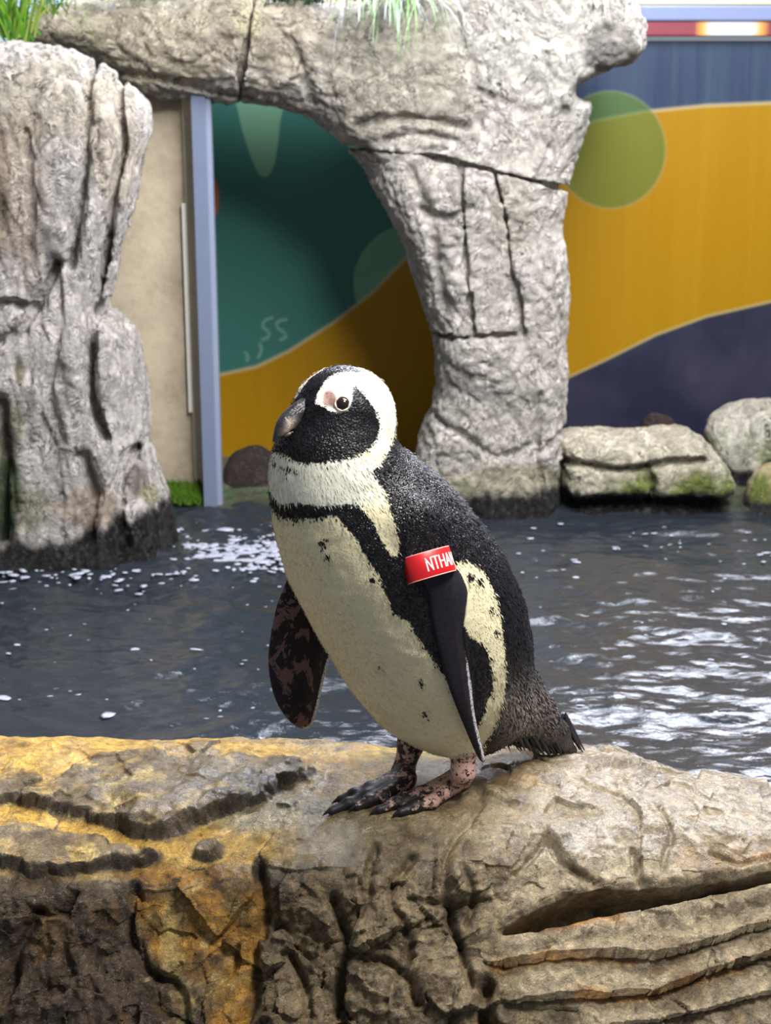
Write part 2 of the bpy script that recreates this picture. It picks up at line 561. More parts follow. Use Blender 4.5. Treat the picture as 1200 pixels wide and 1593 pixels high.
# tan concrete slab and its pale edge strips, with moss at its foot
def slab():
    Yf = 4.62
    a = PY(120, 790, Yf); b = PY(321, 790, Yf)
    zt_ = float(PY(200, 140, Yf)[2])
    nx, nz = 60, 240
    X, Z = np.meshgrid(np.linspace(a[0], b[0], nx), np.linspace(-0.02, zt_, nz), indexing='ij')
    root = None
    me = box_mesh('wall_side', (a[0], Yf, -0.05), (b[0], Yf + 0.06, zt_), 0.004)
    t = NT('tan_concrete')
    n = t.noise(6, 6, 0.6); n2 = t.noise(40, 5, 0.6)
    c = t.mix(t.mr(n, 0.3, 0.7), L4((136, 124, 106)), L4((178, 166, 144)))
    c = t.mix(t.mr(n2, 0.35, 0.7, 0, 0.35), c, L4((186, 176, 154)))
    link('wall_side', me, t.out(c, 0.8, t.bump(n2, 0.2, 0.01)), kind='structure')
    s0 = PY(289, 500, Yf - 0.012); s1 = PY(311, 500, Yf - 0.012)
    link('trim_4', box_mesh('trim_4', (s0[0] + 0.010, Yf - 0.012, 0.0), (s1[0] - 0.004, Yf, zt_), 0.002), plain('strip_tan', (206, 196, 170), 0.6, 0.1), kind='structure')
    z0 = float(PY(290, 640, Yf)[2]); z1 = float(PY(290, 316, Yf)[2])
    link('trim_5', box_mesh('trim_5', (s0[0], Yf - 0.018, z0), (s0[0] + 0.013, Yf - 0.002, z1), 0.002), plain('strip_white', (222, 218, 212), 0.5, 0.05), kind='structure')
slab()

# grey-blue post that stands at the pool's edge under the rock lintel
def post():
    Y = 4.55
    x0 = float(PY(319, 800, Y)[0]); x1 = float(PY(347, 800, Y)[0])
    ztop = float(PY(320, 144, Y)[2])
    r = empty('metal_post', 'grey-blue square metal post at the pool edge under the rock lintel', 'post')
    m = plain('post_paint', (106, 117, 142), 0.35, 0.05, 30, 0.03)
    link('shaft', box_mesh('shaft', (x0, Y - 0.02, -0.08), (x1 - 0.014, Y + 0.04, ztop), 0.003), m, r)
    link('flange', box_mesh('flange', (x1 - 0.0145, Y - 0.012, -0.08), (x1, Y + 0.03, ztop), 0.002), plain('post_edge', (132, 142, 166), 0.3, 0.05), r)
post()

# pale blue wall seen past the left end of the lintel
link('wall_left', box_mesh('wall_left', (-2.6, 5.0, -0.1), (-1.02, 5.1, 1.75)), plain('pale_blue_wall', (170, 192, 230), 0.6, 0.04), kind='structure')

# ================================================================== water
def water():
    xs = np.linspace(-2.3, 2.3, 560); ys = np.linspace(1.9, 4.56, 380)
    X, Yg = np.meshgrid(xs, ys, indexing='ij')
    V = np.stack([X.ravel(), Yg.ravel(), np.zeros(X.size)], 1)
    S = V * np.array([0.55, 1.0, 1.0])
    rough = 0.75 + 0.9 * sstep(0.2, -0.6, V[:, 0]) * sstep(3.4, 4.2, V[:, 1])
    z = 0.020 * fbm(S, 4.0, 2, 41) + 0.014 * fbm(S, 10.0, 2, 42) * rough + 0.0072 * fbm(S, 27.0, 2, 43) * rough
    V[:, 2] = z
    i = np.arange(len(V)).reshape(560, 380)
    F = np.stack([i[:-1, :-1], i[1:, :-1], i[1:, 1:], i[:-1, 1:]], -1).reshape(-1, 4)
    me = make_mesh('pool_water', V, F)
    t = NT('water')
    c = L4((38, 43, 50))
    b = t.bump(t.noise(60, 4, 0.6, 0.5, None, (0.5, 1, 1)), 0.22, 0.01)
    m = t.out(c, 0.06, b, IOR=1.33)
    t.b.inputs['Specular IOR Level'].default_value = 0.75
    link('pool_water', me, m, label='rippling grey-blue pool water between the rocks', cat='water', kind='stuff')
water()

def ellip(seg=8, rings=5):
    V = [(0, 0, 1)]
    for r in range(1, rings):
        a = math.pi * r / rings
        for s in range(seg):
            b = 2 * math.pi * s / seg
            V.append((math.sin(a) * math.cos(b), math.sin(a) * math.sin(b), math.cos(a)))
    V.append((0, 0, -1))
    F = []
    for s in range(seg):
        F.append((0, 1 + s, 1 + (s + 1) % seg))
    for r in range(rings - 2):
        for s in range(seg):
            a = 1 + r * seg + s; b = 1 + r * seg + (s + 1) % seg
            F.append((a, a + seg, b)); F.append((b, a + seg, b + seg))
    e = len(V) - 1
    for s in range(seg):
        F.append((e, e - seg + (s + 1) % seg, e - seg + s))
    return np.array(V, float), np.array(F)

def foam():
    bv, bf = ellip()
    Vs, Fs = [], []
    off = 0
    spots = []
    R = random.Random(5)
    for _ in range(520):   # churned water along the foot of the left cliff and the post
        px = R.uniform(-20, 460); py = R.gauss(868, 26) - 0.02 * px
        if py < 812 or py > 925: continue
        spots.append((px, py, R.uniform(0.9, 3.4) , R.uniform(0.6, 1.6)))
    for _ in range(150):
        spots.append((R.uniform(290, 440), R.gauss(860, 13), R.uniform(1.2, 6.0), R.uniform(0.4, 1.0)))
    for _ in range(50):
        spots.append((R.uniform(0, 430), R.uniform(910, 1140), R.uniform(0.8, 2.8), R.uniform(0.2, 0.5)))
    spots += [(168, 1112, 8, .3), (20, 1056, 8, .3), (210, 1010, 4, .3), (305, 1010, 4, .3), (5, 1085, 5, .3)]
    for _ in range(90):
        py = R.uniform(812, 1120) if R.random() < .5 else R.uniform(812, 900)
        spots.append((R.uniform(790, 1210), py, R.uniform(0.8, 2.8), R.uniform(0.2, 0.5)))
    for px, py, r, hgt in spots:
        p = PZ(px, py, 0.002)
        sc = p[1] / 2300.0
        a = R.uniform(-0.5, 0.5)
        q = bv * np.array([r * sc * R.uniform(0.9, 3.4), r * sc * R.uniform(0.6, 2.4), r * sc * hgt * 0.4])
        q = q * (1 + 0.75 * gnoise(bv * 1.9 + px, 3))[:, None]
        ca, sa = math.cos(a), math.sin(a)
        q = np.stack([q[:, 0] * ca - q[:, 1] * sa, q[:, 0] * sa + q[:, 1] * ca, q[:, 2]], 1) + p
        Vs.append(q); Fs.append(bf + off); off += len(bv)
    me = make_mesh('foam', np.concatenate(Vs), np.concatenate(Fs))
    link('water_foam', me, plain('foam', (176, 182, 202), 0.2, 0.25, 300), label='white bubbles and flecks of foam floating on the pool water', cat='foam', kind='stuff')
foam()

# ================================================================== rocks behind the pool
SC = 2380.0 / 4.75            # photo pixels for one metre at the arch

def plane_px(P, Y0):
    """photo coordinates of a point slid along y onto the rock's middle plane"""
    T = P.copy(); T[:, 1] = Y0
    return proj(T)

def rock_f(P, Y0, field, T, R, carves=(), amp=1.0, seed=0, sc=SC, nexp=2.0, tilt=None):
    Q = plane_px(P, Y0)
    d = -field(Q) / sc
    q = np.clip((R - d) / R, 0, 3)
    yy = np.abs((P[:, 1] - Y0) / T)
    g = (q ** nexp + yy ** nexp) ** (1.0 / nexp) - 1.0
    f = g * min(R, T) * 0.9
    f = f + amp * 0.035 * fbm(P, 3.2, 2, seed)
    for fd, w, dep in carves:
        f = f + dep * np.exp(-(fd(Q) / w) ** 2)
    return f

def chisel(V, F, amp, seed, stretch=(1, 1, 1)):
    """carved relief: the surface is pushed along its normals by folds, broken planes and grain"""
    N = vnormals(V, F)
    S = V * np.array(stretch)
    wp = S + 0.03 * np.stack([gnoise(S * 11, seed + 31), gnoise(S * 11, seed + 32), gnoise(S * 11, seed + 33)], 1)
    wr = S + 0.05 * np.stack([gnoise(S * 7, seed + 41), gnoise(S * 7, seed + 42), gnoise(S * 7, seed + 43)], 1)
    wrink = np.clip(1 - np.abs(gnoise(wr * 16, seed + 50)) * 5.0, 0, 1) + 0.7 * np.clip(1 - np.abs(gnoise(wr * 33, seed + 51)) * 4.0, 0, 1)
    d = (0.012 * gnoise(S * 7, seed + 5) + 0.004 * gnoise(S * 34, seed + 13) + 0.0075 * wrink
         - 0.022 * facets(wp, 6.0, seed + 3, 0.8, 0.3) - 0.005 * facets(wp, 21.0, seed + 4, 1.1, 0.5))
    return V - N * (amp * d)[:, None]

def pl(p): return Field(p, False, True, 3.0, 60)

# ---- the arch: lintel, capstone and pillar stones around a recessed core
ARCH_Y = 4.64
arch_out = Field([(20, 40), (60, 14), (120, 2), (250, -8), (395, -4), (412, 6), (560, 2), (620, -30), (760, -80), (930, -70), (985, -12), (1003, 40), (1000, 84), (972, 116),
                  (938, 136), (926, 160), (918, 200), (905, 245), (889, 288), (884, 318), (874, 350), (879, 400), (885, 450), (882, 510), (878, 600), (876, 680),
                  (873, 740), (868, 800), (866, 900), (640, 900), (636, 800), (645, 730), (658, 670), (672, 625), (678, 580), (673, 520), (662, 470), (650, 430), (635, 395), (612, 355),
                  (590, 310), (565, 255), (535, 225), (490, 195), (450, 176), (400, 163), (340, 157), (290, 152), (235, 148), (170, 120), (100, 92), (40, 80)])
arch_carves = [(pl([(560, 190), (640, 182), (720, 196)]), 7, 0.02), (pl([(600, 215), (650, 205), (705, 215)]), 6, 0.018),
               (pl([(900, 142), (925, 134), (965, 120)]), 13, 0.11), (pl([(700, 0), (712, 60), (735, 140), (740, 200)]), 5, 0.006),
               (pl([(655, 318), (690, 330), (725, 318)]), 4, 0.02), (pl([(640, 260), (670, 350), (690, 470)]), 9, 0.016),
               (pl([(740, 140), (800, 170), (840, 168)]), 5, 0.005), (pl([(680, 640), (720, 660), (770, 690), (820, 670)]), 6, 0.014),
               (pl([(830, 600), (826, 680), (832, 730)]), 5, 0.018), (pl([(820, 690), (860, 665), (876, 660)]), 4, 0.012),
               (pl([(870, 170), (850, 230), (830, 275)]), 5, 0.014), (pl([(430, 40), (470, 90), (490, 160)]), 6, 0.01), (pl([(120, 112), (230, 118), (330, 140), (400, 150)]), 5, 0.018)]
def arch_f(P):
    f = rock_f(P, ARCH_Y, arch_out, 0.20, 0.15, arch_carves, 0.8, 21, SC, 2.4)
    # the pillar's left cheek is cut back so that it faces the opening
    return f

h = 0.0065
lo = np.array([PY(-10, 400, ARCH_Y)[0] - 0.1, ARCH_Y - 0.30, -0.15]); hi = np.array([PY(1020, 400, ARCH_Y)[0] + 0.1, ARCH_Y + 0.30, zt(-110, ARCH_Y)])
vol = sample_vol(arch_f, lo, hi, h, 0.012)
gx = lo[0] + h * np.arange(vol.shape[0]); gz = lo[2] + h * np.arange(vol.shape[2])
GX, GZ = np.meshgrid(gx, gz, indexing='ij')
G2 = proj(np.stack([GX.ravel(), np.full(GX.size, ARCH_Y), GZ.ravel()], 1))
w2 = fbm(np.stack([GX.ravel(), np.zeros(GX.size), GZ.ravel()], 1), 11, 3, 77) * 5.0
jn = np.clip(fbm(np.stack([GX.ravel(), np.zeros(GX.size), GZ.ravel()], 1), 6, 3, 78) * 2.2, -1.3, 1.8)
crackA = [(403, -200), (403, 0), (396, 60), (388, 100), (377, 150), (372, 330)]
crackB = [(372, 330), (480, 232), (540, 228), (600, 233), (650, 236), (710, 248), (780, 266), (830, 278), (885, 292), (960, 315)]
vert1 = [(711, 248), (717, 330), (722, 420), (734, 507)]
vert2 = [(762, 261), (780, 330), (790, 420), (807, 503)]
bot1 = [(560, 530), (668, 516), (734, 507)]
regions = [('lintel_stone', [(-300, -300), (403, -300)] + crackA[1:] + [(-300, 330)]),
           ('capstone', [(403, -300)] + crackA[1:] + crackB[1:] + [(1300, 315), (1300, -300)]),
           ('pillar_stone', [(540, 228), (600, 233), (650, 236)] + vert1 + bot1[::-1][1:] + [(500, 400)]),
           ('pillar_stone', vert1[:1] + [(762, 261)] + vert2[1:] + vert1[::-1][:-1]),
           ('pillar_base_stone', [(762, 261), (780, 266), (830, 278), (885, 292), (960, 315), (1100, 600), (1100, 1100), (400, 1100), (400, 545)] + bot1 + [(770, 505)] + vert2[::-1][:-1])]
def arch_cols(V):
    Q = proj(V)
    w = fbm(V, 8, 4, 33)
    c = blobs(Q, (222, 216, 208), [(180, 70, 180, 90, (200, 188, 162), .8), (420, 60, 90, 90, (186, 174, 152), .8), (600, 110, 160, 110, (184, 177, 162), .8), (390, 20, 30, 60, (206, 196, 160), .6),
                                   (850, 80, 140, 110, (226, 222, 214), .9), (950, 80, 40, 45, (120, 115, 112), .7), (800, 330, 40, 60, (202, 194, 180), .6),
                                   (800, 750, 130, 28, (190, 184, 156), .8)], w)
    v = sstep(0.1, 0.5, fbm(V, 26, 3, 90))[:, None] * 0.22
    c = c * (1 - v) + lin((90, 86, 84)) * v
    zz = V[:, 2] + w * 0.03 + 0.02 * fbm(V * np.array([1, 1, .2]), 40, 2, 4)
    mo = (sstep(0.13, 0.10, zz) * 0.55 * sstep(-0.1, 0.3, w))[:, None]
    c = c * (1 - mo) + lin((104, 112, 34)) * mo
    dk = sstep(0.09, 0.06, zz)[:, None]
    c = c * (1 - dk) + lin((20, 17, 20)) * dk
    return c, np.clip(0.12 + 0.8 * dk[:, 0], 0, 1)
arch = empty('rock_arch', 'pale grey rock arch of cracked blocks with a thick pillar behind the penguin', 'rock')
for nm, reg in regions:
    rf = (Field(reg, True, False, 4.0, 60)(G2) + w2 * 0.6) / SC
    rv = (rf + 0.0045 + 0.0030 * jn).reshape(GX.shape).astype(np.float32)[:, None, :]
    a = np.maximum(vol, rv)
    V, F = nets(a, lo, h)
    V = chisel(V, F, 0.8, 21)
    c, wt = arch_cols(V)
    link(nm, make_mesh(nm, V, F, dict(Col=c, wet=wt)), MAT_ROCK_FAR, arch)
V, F = nets(vol + 0.028, lo, h)
c, wt = arch_cols(V)
link('joint_core', make_mesh('joint_core', V, F, dict(Col=c, wet=wt)), MAT_ROCK_FAR, arch)
set_base(arch, tuple(PY(760, 790, ARCH_Y)))

# ---- other rocks from the same recipe
def rock(name, label, pts, Y0, T, R, h, carves, amp, seed, colf, mat=None, sc=None, group=None, nexp=2.2, zlo=-0.2, cat='rock', stretch=(1, 1, 1)):
    fd = Field(pts)
    sc = sc or 2380.0 / (Y0 * 1.03)
    f = lambda P: rock_f(P, Y0, fd, T, R, carves, amp, seed, sc, nexp)
    pp = np.array(pts, float)
    A = PY(pp[:, 0], pp[:, 1], Y0)
    lo = A.min(0) - 0.09; hi = A.max(0) + 0.09
    lo[1] = Y0 - T * 1.35 - 0.03; hi[1] = Y0 + T * 1.35 + 0.03; lo[2] = zlo - 0.1
    v = sample_vol(f, lo, hi, h, 0.012)
    # flat underside, below the water
    zz = lo[2] + h * np.arange(v.shape[2])
    v = np.maximum(v, (zlo - zz)[None, None, :].astype(np.float32))
    V, F = nets(v, lo, h)
    V = chisel(V, F, amp, seed, stretch)
    c, wt = colf(V)
    return link(name, make_mesh(name, V, F, dict(Col=c, wet=wt)), mat or MAT_ROCK_FAR, None, label, cat, group)

def cliff_cols(V):
    Q = proj(V)
    w = fbm(V, 7, 4, 133)
    c = blobs(Q, (220, 214, 210), [(60, 150, 120, 80, (200, 190, 172), .7), (25, 310, 50, 150, (196, 176, 156), .6), (180, 220, 45, 130, (204, 192, 174), .7),
                                   (5, 300, 14, 120, (140, 122, 100), .7), (10, 680, 26, 60, (124, 120, 96), .8), (10, 790, 32, 75, (50, 74, 26), .95), (55, 800, 40, 50, (130, 126, 86), .6), (30, 575, 9, 22, (110, 100, 50), .8),
                                   (130, 790, 60, 40, (176, 156, 138), .8), (215, 750, 24, 30, (120, 104, 92), .8), (235, 770, 18, 22, (150, 150, 96), .7)], w)
    v = sstep(0.12, 0.5, fbm(V * np.array([1.6, 1, .6]), 22, 3, 190))[:, None] * 0.25
    c = c * (1 - v) + lin((100, 96, 96)) * v
    lim = 0.115 + 0.05 * sstep(100, 230, Q[:, 0])
    zz = V[:, 2] + w * 0.05 + 0.03 * fbm(V * np.array([1, 1, .2]), 30, 2, 4)
    dk = sstep(lim, lim - 0.04, zz)[:, None]
    c = c * (1 - dk) + lin((18, 16, 18)) * dk
    return c, np.clip(0.12 + 0.8 * dk[:, 0], 0, 1)
rock('rock_cliff', 'tall pale grey rock cliff with vertical folds and mossy foot beside the tan slab',
     [(-260, 60), (-100, 62), (0, 68), (60, 76), (120, 92), (185, 122), (226, 158), (231, 200), (218, 270), (207, 350), (193, 420), (182, 455), (204, 492), (216, 545), (218, 620), (224, 680), (240, 740), (262, 800), (272, 860), (275, 960), (-260, 960)],
     4.16, 0.24, 0.17, 0.0065,
     [(pl([(148, 105), (158, 190), (156, 250), (145, 330), (132, 400)]), 7, 0.03), (pl([(185, 125), (200, 180), (204, 230), (190, 300), (178, 380), (160, 470)]), 6, 0.026),
      (pl([(-20, 525), (20, 520), (55, 495), (80, 462), (112, 396)]), 8, 0.04), (pl([(0, 470), (40, 455), (72, 465)]), 5, 0.03), (pl([(163, 480), (163, 560), (168, 620), (180, 660)]), 7, 0.05),
      (pl([(170, 470), (200, 492)]), 10, 0.04), (pl([(112, 396), (118, 500), (108, 590), (125, 660)]), 6, 0.014), (pl([(150, 680), (165, 740), (160, 800)]), 10, 0.035), (pl([(8, 110), (10, 250), (14, 400)]), 7, 0.03),
      (pl([(215, 690), (200, 760), (215, 820)]), 8, 0.03), (pl([(70, 200), (80, 300), (72, 380)]), 5, 0.01), (pl([(36, 600), (40, 700), (36, 800)]), 8, 0.03)],
     0.9, 55, cliff_cols, sc=2380.0 / 4.25, stretch=(1.3, 1, 0.4))

def boulder_cols(seed, base, top, lim=0.085):
    def f(V):
        Q = proj(V)
        w = fbm(V, 10, 4, seed)
        c = np.repeat(lin(base)[None], len(V), 0)
        tp = sstep(-0.2, 0.5, fbm(V, 14, 3, seed + 1))[:, None]
        c = c * (1 - tp) + lin(top) * tp
        v = sstep(0.1, 0.45, fbm(V, 24, 3, seed + 2))[:, None] * 0.3
        c = c * (1 - v) + lin((92, 84, 66)) * v
        zz = V[:, 2] + w * 0.04 + 0.03 * fbm(V * np.array([1, 1, .15]), 30, 2, seed + 4)
        mo = (sstep(lim + 0.10, lim + 0.03, zz) * sstep(-0.3, 0.15, fbm(V * np.array([1, 1, .3]), 9, 2, seed + 8)))[:, None] * 0.9
        c = c * (1 - mo) + lin((118, 136, 18)) * mo
        dk = sstep(lim + 0.005, lim - 0.02, zz)[:, None]
        c = c * (1 - dk) + lin((18, 16, 20)) * dk
        return c, np.clip(0.2 + 0.8 * dk[:, 0], 0, 1)
    return f
rock('boulder', 'low flat-topped cream boulder with a green mossy edge beside the arch pillar',
     [(870, 702), (876, 680), (912, 670), (980, 667), (1055, 664), (1085, 676), (1112, 705), (1136, 735), (1144, 762), (1140, 830), (1130, 900), (875, 900), (869, 780)], 4.60, 0.15, 0.07, 0.006,
     [(pl([(868, 706), (900, 707), (950, 716), (1000, 710), (1035, 703), (1080, 700)]), 5, 0.02), (pl([(1000, 715), (1005, 745), (1000, 790)]), 5, 0.02), (pl([(870, 775), (1000, 770), (1140, 772)]), 12, 0.035)], 0.55, 301,
     boulder_cols(301, (220, 212, 190), (238, 230, 208), 0.075), group='boulders along the pool bank')
rock('boulder', 'round pale boulder with dark green streaks behind the low cream boulder',
     [(1097, 672), (1108, 648), (1136, 632), (1180, 626), (1240, 628), (1300, 660), (1330, 720), (1330, 860), (1130, 860), (1112, 760), (1100, 715)], 4.86, 0.13, 0.13, 0.006,
     [(pl([(1152, 640), (1155, 690), (1148, 730)]), 7, 0.012)], 0.45, 321, boulder_cols(325, (230, 226, 214), (210, 208, 192), 0.10), group='boulders along the pool bank')
rock('boulder', 'small brown-footed cream boulder in front of the round pale boulder',
     [(1164, 765), (1175, 738), (1200, 720), (1240, 715), (1300, 740), (1320, 800), (1310, 900), (1170, 900), (1160, 810)], 4.56, 0.11, 0.10, 0.006, [], 0.5, 341, boulder_cols(341, (196, 180, 140), (206, 190, 160), 0.05), group='boulders along the pool bank')
def brown_cols(V):
    w = fbm(V, 12, 4, 7)
    g = sstep(-0.4, 0.5, w)[:, None]
    return lin((38, 27, 25)) * (1 - g) + lin((62, 43, 38)) * g, np.full(len(V), 0.1)
rock('brown_rock', 'dark red-brown rounded rock on the bank beside the metal post',
     [(346, 790), (349, 735), (362, 708), (384, 693), (405, 692), (428, 708), (442, 745), (446, 800), (440, 840), (350, 840)], 4.84, 0.10, 0.09, 0.008, [], 0.4, 401, brown_cols, group='brown rocks in front of the printed wall', zlo=-0.05)
rock('brown_rock', 'small brown rock peeking above the low cream boulder by the dark printed wave',
     [(994, 668), (1002, 650), (1022, 641), (1042, 648), (1056, 668), (1064, 760), (985, 760)], 4.98, 0.06, 0.06, 0.008, [], 0.3, 431, brown_cols, group='brown rocks in front of the printed wall', zlo=-0.02)

# moss along the foot of the tan slab
def moss():
    Y0 = 4.56
    R = random.Random(3)
    Vs, Fs = [], []
    off = 0
    xa = float(PY(236, 780, Y0)[0]); xb = float(PY(322, 780, Y0)[0])
    for k in range(2600):
        x = R.uniform(xa, xb); y = 4.61 - 0.07 * R.random() ** 1.5
        z = 0.01 + 0.055 * R.random() * (1 - (4.61 - y) / 0.1)
        l = R.uniform(0.012, 0.03); w = 0.0018
        dx, dy = R.gauss(0, .006), -abs(R.gauss(0, .006))
        Vs += [(x - w, y, z), (x + w, y, z), (x + dx, y + dy, z + l)]
        Fs.append((off, off + 1, off + 2)); off += 3
    me = make_mesh('moss', np.array(Vs), np.array(Fs), smooth=False)
    link('moss_strip', me, plain('moss', (84, 124, 18), 0.8, 0.3, 60), label='bright green moss along the foot of the tan slab', cat='moss', kind='stuff')
moss()

# ================================================================== foreground rock
def front_rock():
    tab = {  # photo column: (row, distance) at back edge, top, lip, face, low
        -520: [(1150, 2.22), (1230, 2.05), (1375, 1.86), (1480, 1.81), (1620, 1.75)],
        -200: [(1150, 2.22), (1230, 2.05), (1375, 1.86), (1480, 1.81), (1620, 1.75)],
        0: [(1150, 2.20), (1230, 2.03), (1372, 1.85), (1480, 1.805), (1620, 1.745)],
        200: [(1156, 2.18), (1238, 2.02), (1368, 1.85), (1480, 1.80), (1620, 1.74)],
        400: [(1153, 2.17), (1246, 1.98), (1345, 1.84), (1460, 1.78), (1620, 1.71)],
        600: [(1166, 2.15), (1250, 1.94), (1318, 1.85), (1450, 1.77), (1620, 1.69)],
        740: [(1166, 2.20), (1232, 1.975), (1310, 1.86), (1430, 1.79), (1620, 1.685)],
        900: [(1152, 2.22), (1205, 2.03), (1310, 1.87), (1410, 1.805), (1620, 1.68)],
        1000: [(1178, 2.16), (1222, 2.0), (1310, 1.88), (1400, 1.815), (1620, 1.68)],
        1100: [(1210, 2.08), (1245, 1.97), (1310, 1.88), (1390, 1.82), (1620, 1.685)],
        1200: [(1224, 2.02), (1262, 1.95), (1310, 1.88), (1380, 1.82), (1620, 1.69)],
        1450: [(1236, 2.0), (1270, 1.94), (1315, 1.88), (1385, 1.82), (1620, 1.69)],
        1750: [(1240, 2.0), (1270, 1.94), (1315, 1.88), (1385, 1.82), (1620, 1.69)]}
    cx = np.array(sorted(tab)); A = np.array([tab[k] for k in cx], float)      # (c,5,2)
    ncol = 860
    px = np.linspace(-520, 1750, ncol)
    S = np.stack([[np.interp(px, cx, A[:, r, k]) for k in range(2)] for r in range(5)])   # (5,2,n)
    ker = np.exp(-np.linspace(-2, 2, 41) ** 2); ker /= ker.sum()
    for r in range(5):
        for k in range(2):
            S[r, k] = np.convolve(np.pad(S[r, k], 20, mode='edge'), ker, mode='valid')
    ctrl = [PY(px, S[r, 0], S[r, 1]) for r in range(5)]
    def hid(base, dy, z):
        p = base.copy(); p[:, 1] += dy; p[:, 2] = z
        return p
    b0 = ctrl[0]; low = ctrl[4]
    rows = [hid(b0, 0.22, -0.42), hid(b0, 0.15, 0.02)] + [np.stack([b0[:, 0], b0[:, 1] + 0.06, b0[:, 2] - 0.05], 1)] + ctrl + [hid(low, -0.05, -0.10), hid(low, -0.06, -0.42)]
    rows = np.stack(rows)          # (10,n,3)
    cnt = [8, 14, 26, 80, 95, 85, 85, 24, 10]
    out = []; vis = []
    m = len(rows)
    for i in range(m - 1):
        a, b, c, d = rows[max(i - 1, 0)], rows[i], rows[i + 1], rows[min(i + 2, m - 1)]
        for k in range(cnt[i]):
            t = k / cnt[i]
            out.append(0.5 * ((2 * b) + (c - a) * t + (2 * a - 5 * b + 4 * c - d) * t * t + (3 * b - a - 3 * c + d) * t ** 3))
            vis.append(1.0 if i >= 3 else (0.0 if i < 2 else t))
    out.append(rows[-1]); vis.append(1.0)
    G = np.stack(out)              # (nr,n,3)
    nr = len(G)
    vis = np.repeat(np.array(vis)[:, None], ncol, 1).ravel()
    du = np.gradient(G, axis=1); dv = np.gradient(G, axis=0)
    N = np.cross(du, dv)
    N /= np.linalg.norm(N, axis=2, keepdims=True) + 1e-12
    B = G.reshape(-1, 3); N = N.reshape(-1, 3)
    if N[(nr // 2) * ncol + ncol // 2] @ np.array([0, -0.5, 1]) < 0: N = -N
    Q = proj(B)
    wq = np.stack([fbm(B, 14, 3, 501), fbm(B, 14, 3, 502)], 1)
    Qw = Q + wq * 9.0
    x, y = Q[:, 0], Q[:, 1]
    # how far down the face
    face = sstep(0, 60, y - np.interp(x, [-520, 200, 400, 600, 740, 900, 1200, 1750], [1370, 1368, 1350, 1322, 1316, 1318, 1316, 1316])) * vis
    mid = sstep(385, 430, x) * (1 - sstep(700, 800, x))
    leftf = 1 - sstep(190, 240, x)
    D = 0.010 * fbm(B, 5, 3, 510) + 0.0035 * fbm(B, 22, 3, 511)
    rg = ridged(B + 0.02 * np.stack([fbm(B, 9, 2, 520), fbm(B, 9, 2, 521), fbm(B, 9, 2, 522)], 1), 11, 4, 512, 0.55) - 1.25
    rgb = ridged(B * np.array([1.4, 1.4, 0.7]), 16, 3, 517, 0.5) - 1.2
    bil = np.abs(fbm(B, 13, 4, 530, 0.55))
    D += face * (mid * (0.012 * (bil - 0.25) * 1.6 - 0.006 * rg) + (1 - mid) * (0.010 * (bil - 0.25) - 0.004 * rg) + leftf * -0.008 * rgb)
    top = (1 - face) * vis
    D += top * (0.004 * (bil - 0.2) - 0.0025 * rgb * sstep(500, 800, x))
    # broken facets on the face, fainter on the top
    Bw = B + 0.014 * np.stack([fbm(B, 16, 2, 541), fbm(B, 16, 2, 542), fbm(B, 16, 2, 543)], 1)
    fa = facets(Bw, 11, 544, 1.3, 0.7); fb = facets(Bw, 33, 545, 1.3, 0.6); fc_ = facets(B + 0.004 * np.stack([gnoise(B * 50, 3), gnoise(B * 50, 4), gnoise(B * 50, 5)], 1), 80, 546, 1.3, 0.5)
    amt = face * (0.55 + 0.6 * mid) + (1 - face) * vis * (0.12 + 0.20 * sstep(680, 800, x))
    D += amt * (0.046 * fa + 0.011 * fb + 0.0030 * fc_) * (1 - 0.45 * face * sstep(740, 800, x))
    def pad(pts): return Field(pts, True, True, 3.0, 80)
    slab = pad([(36, 1250), (70, 1222), (165, 1175), (300, 1170), (430, 1180), (495, 1198), (452, 1226), (350, 1262), (283, 1300), (250, 1311), (208, 1297), (125, 1276)])(Qw)
    ledge = pad([(-300, 1285), (0, 1280), (45, 1281), (150, 1303), (246, 1324), (243, 1338), (150, 1360), (30, 1360), (-80, 1350), (-300, 1350)])(Qw)
    lump = pad([(300, 1325), (312, 1308), (342, 1307), (347, 1328), (330, 1341), (304, 1340)])(Qw)
    lumpb = pad([(-60, 1220), (0, 1204), (40, 1200), (64, 1210), (45, 1228), (20, 1248), (-40, 1250)])(Qw)
    jag = 16.0 * fbm(B, 18, 4, 590, 0.6)
    rise = sstep(0, 7, -slab + jag) * (1 + 0.9 * fbm(B, 12, 3, 591))
    D += vis * (0.027 * rise * (0.2 + 0.8 * sstep(1165, 1285, y + 0.12 * (x - 250))) + 0.021 * sstep(0, 8, -ledge + jag) * (0.4 + 0.6 * sstep(1285, 1345, y)) + 0.018 * sstep(0, 9, -lump) + 0.016 * sstep(0, 8, -lumpb + jag) * sstep(1195, 1240, y))
    # the strata of the right-hand face
    crev = pad([(786, 1448), (822, 1424), (875, 1404), (930, 1392), (1025, 1387), (1080, 1384), (1150, 1369), (1230, 1352), (1330, 1340), (1330, 1352), (1230, 1366), (1150, 1382), (1060, 1402), (970, 1424), (880, 1440), (800, 1456)])(Q + wq * 5)
    D -= vis * 0.075 * sstep(3, -9, crev)
    D += vis * 0.012 * np.exp(-((crev - 16) / 16) ** 2)
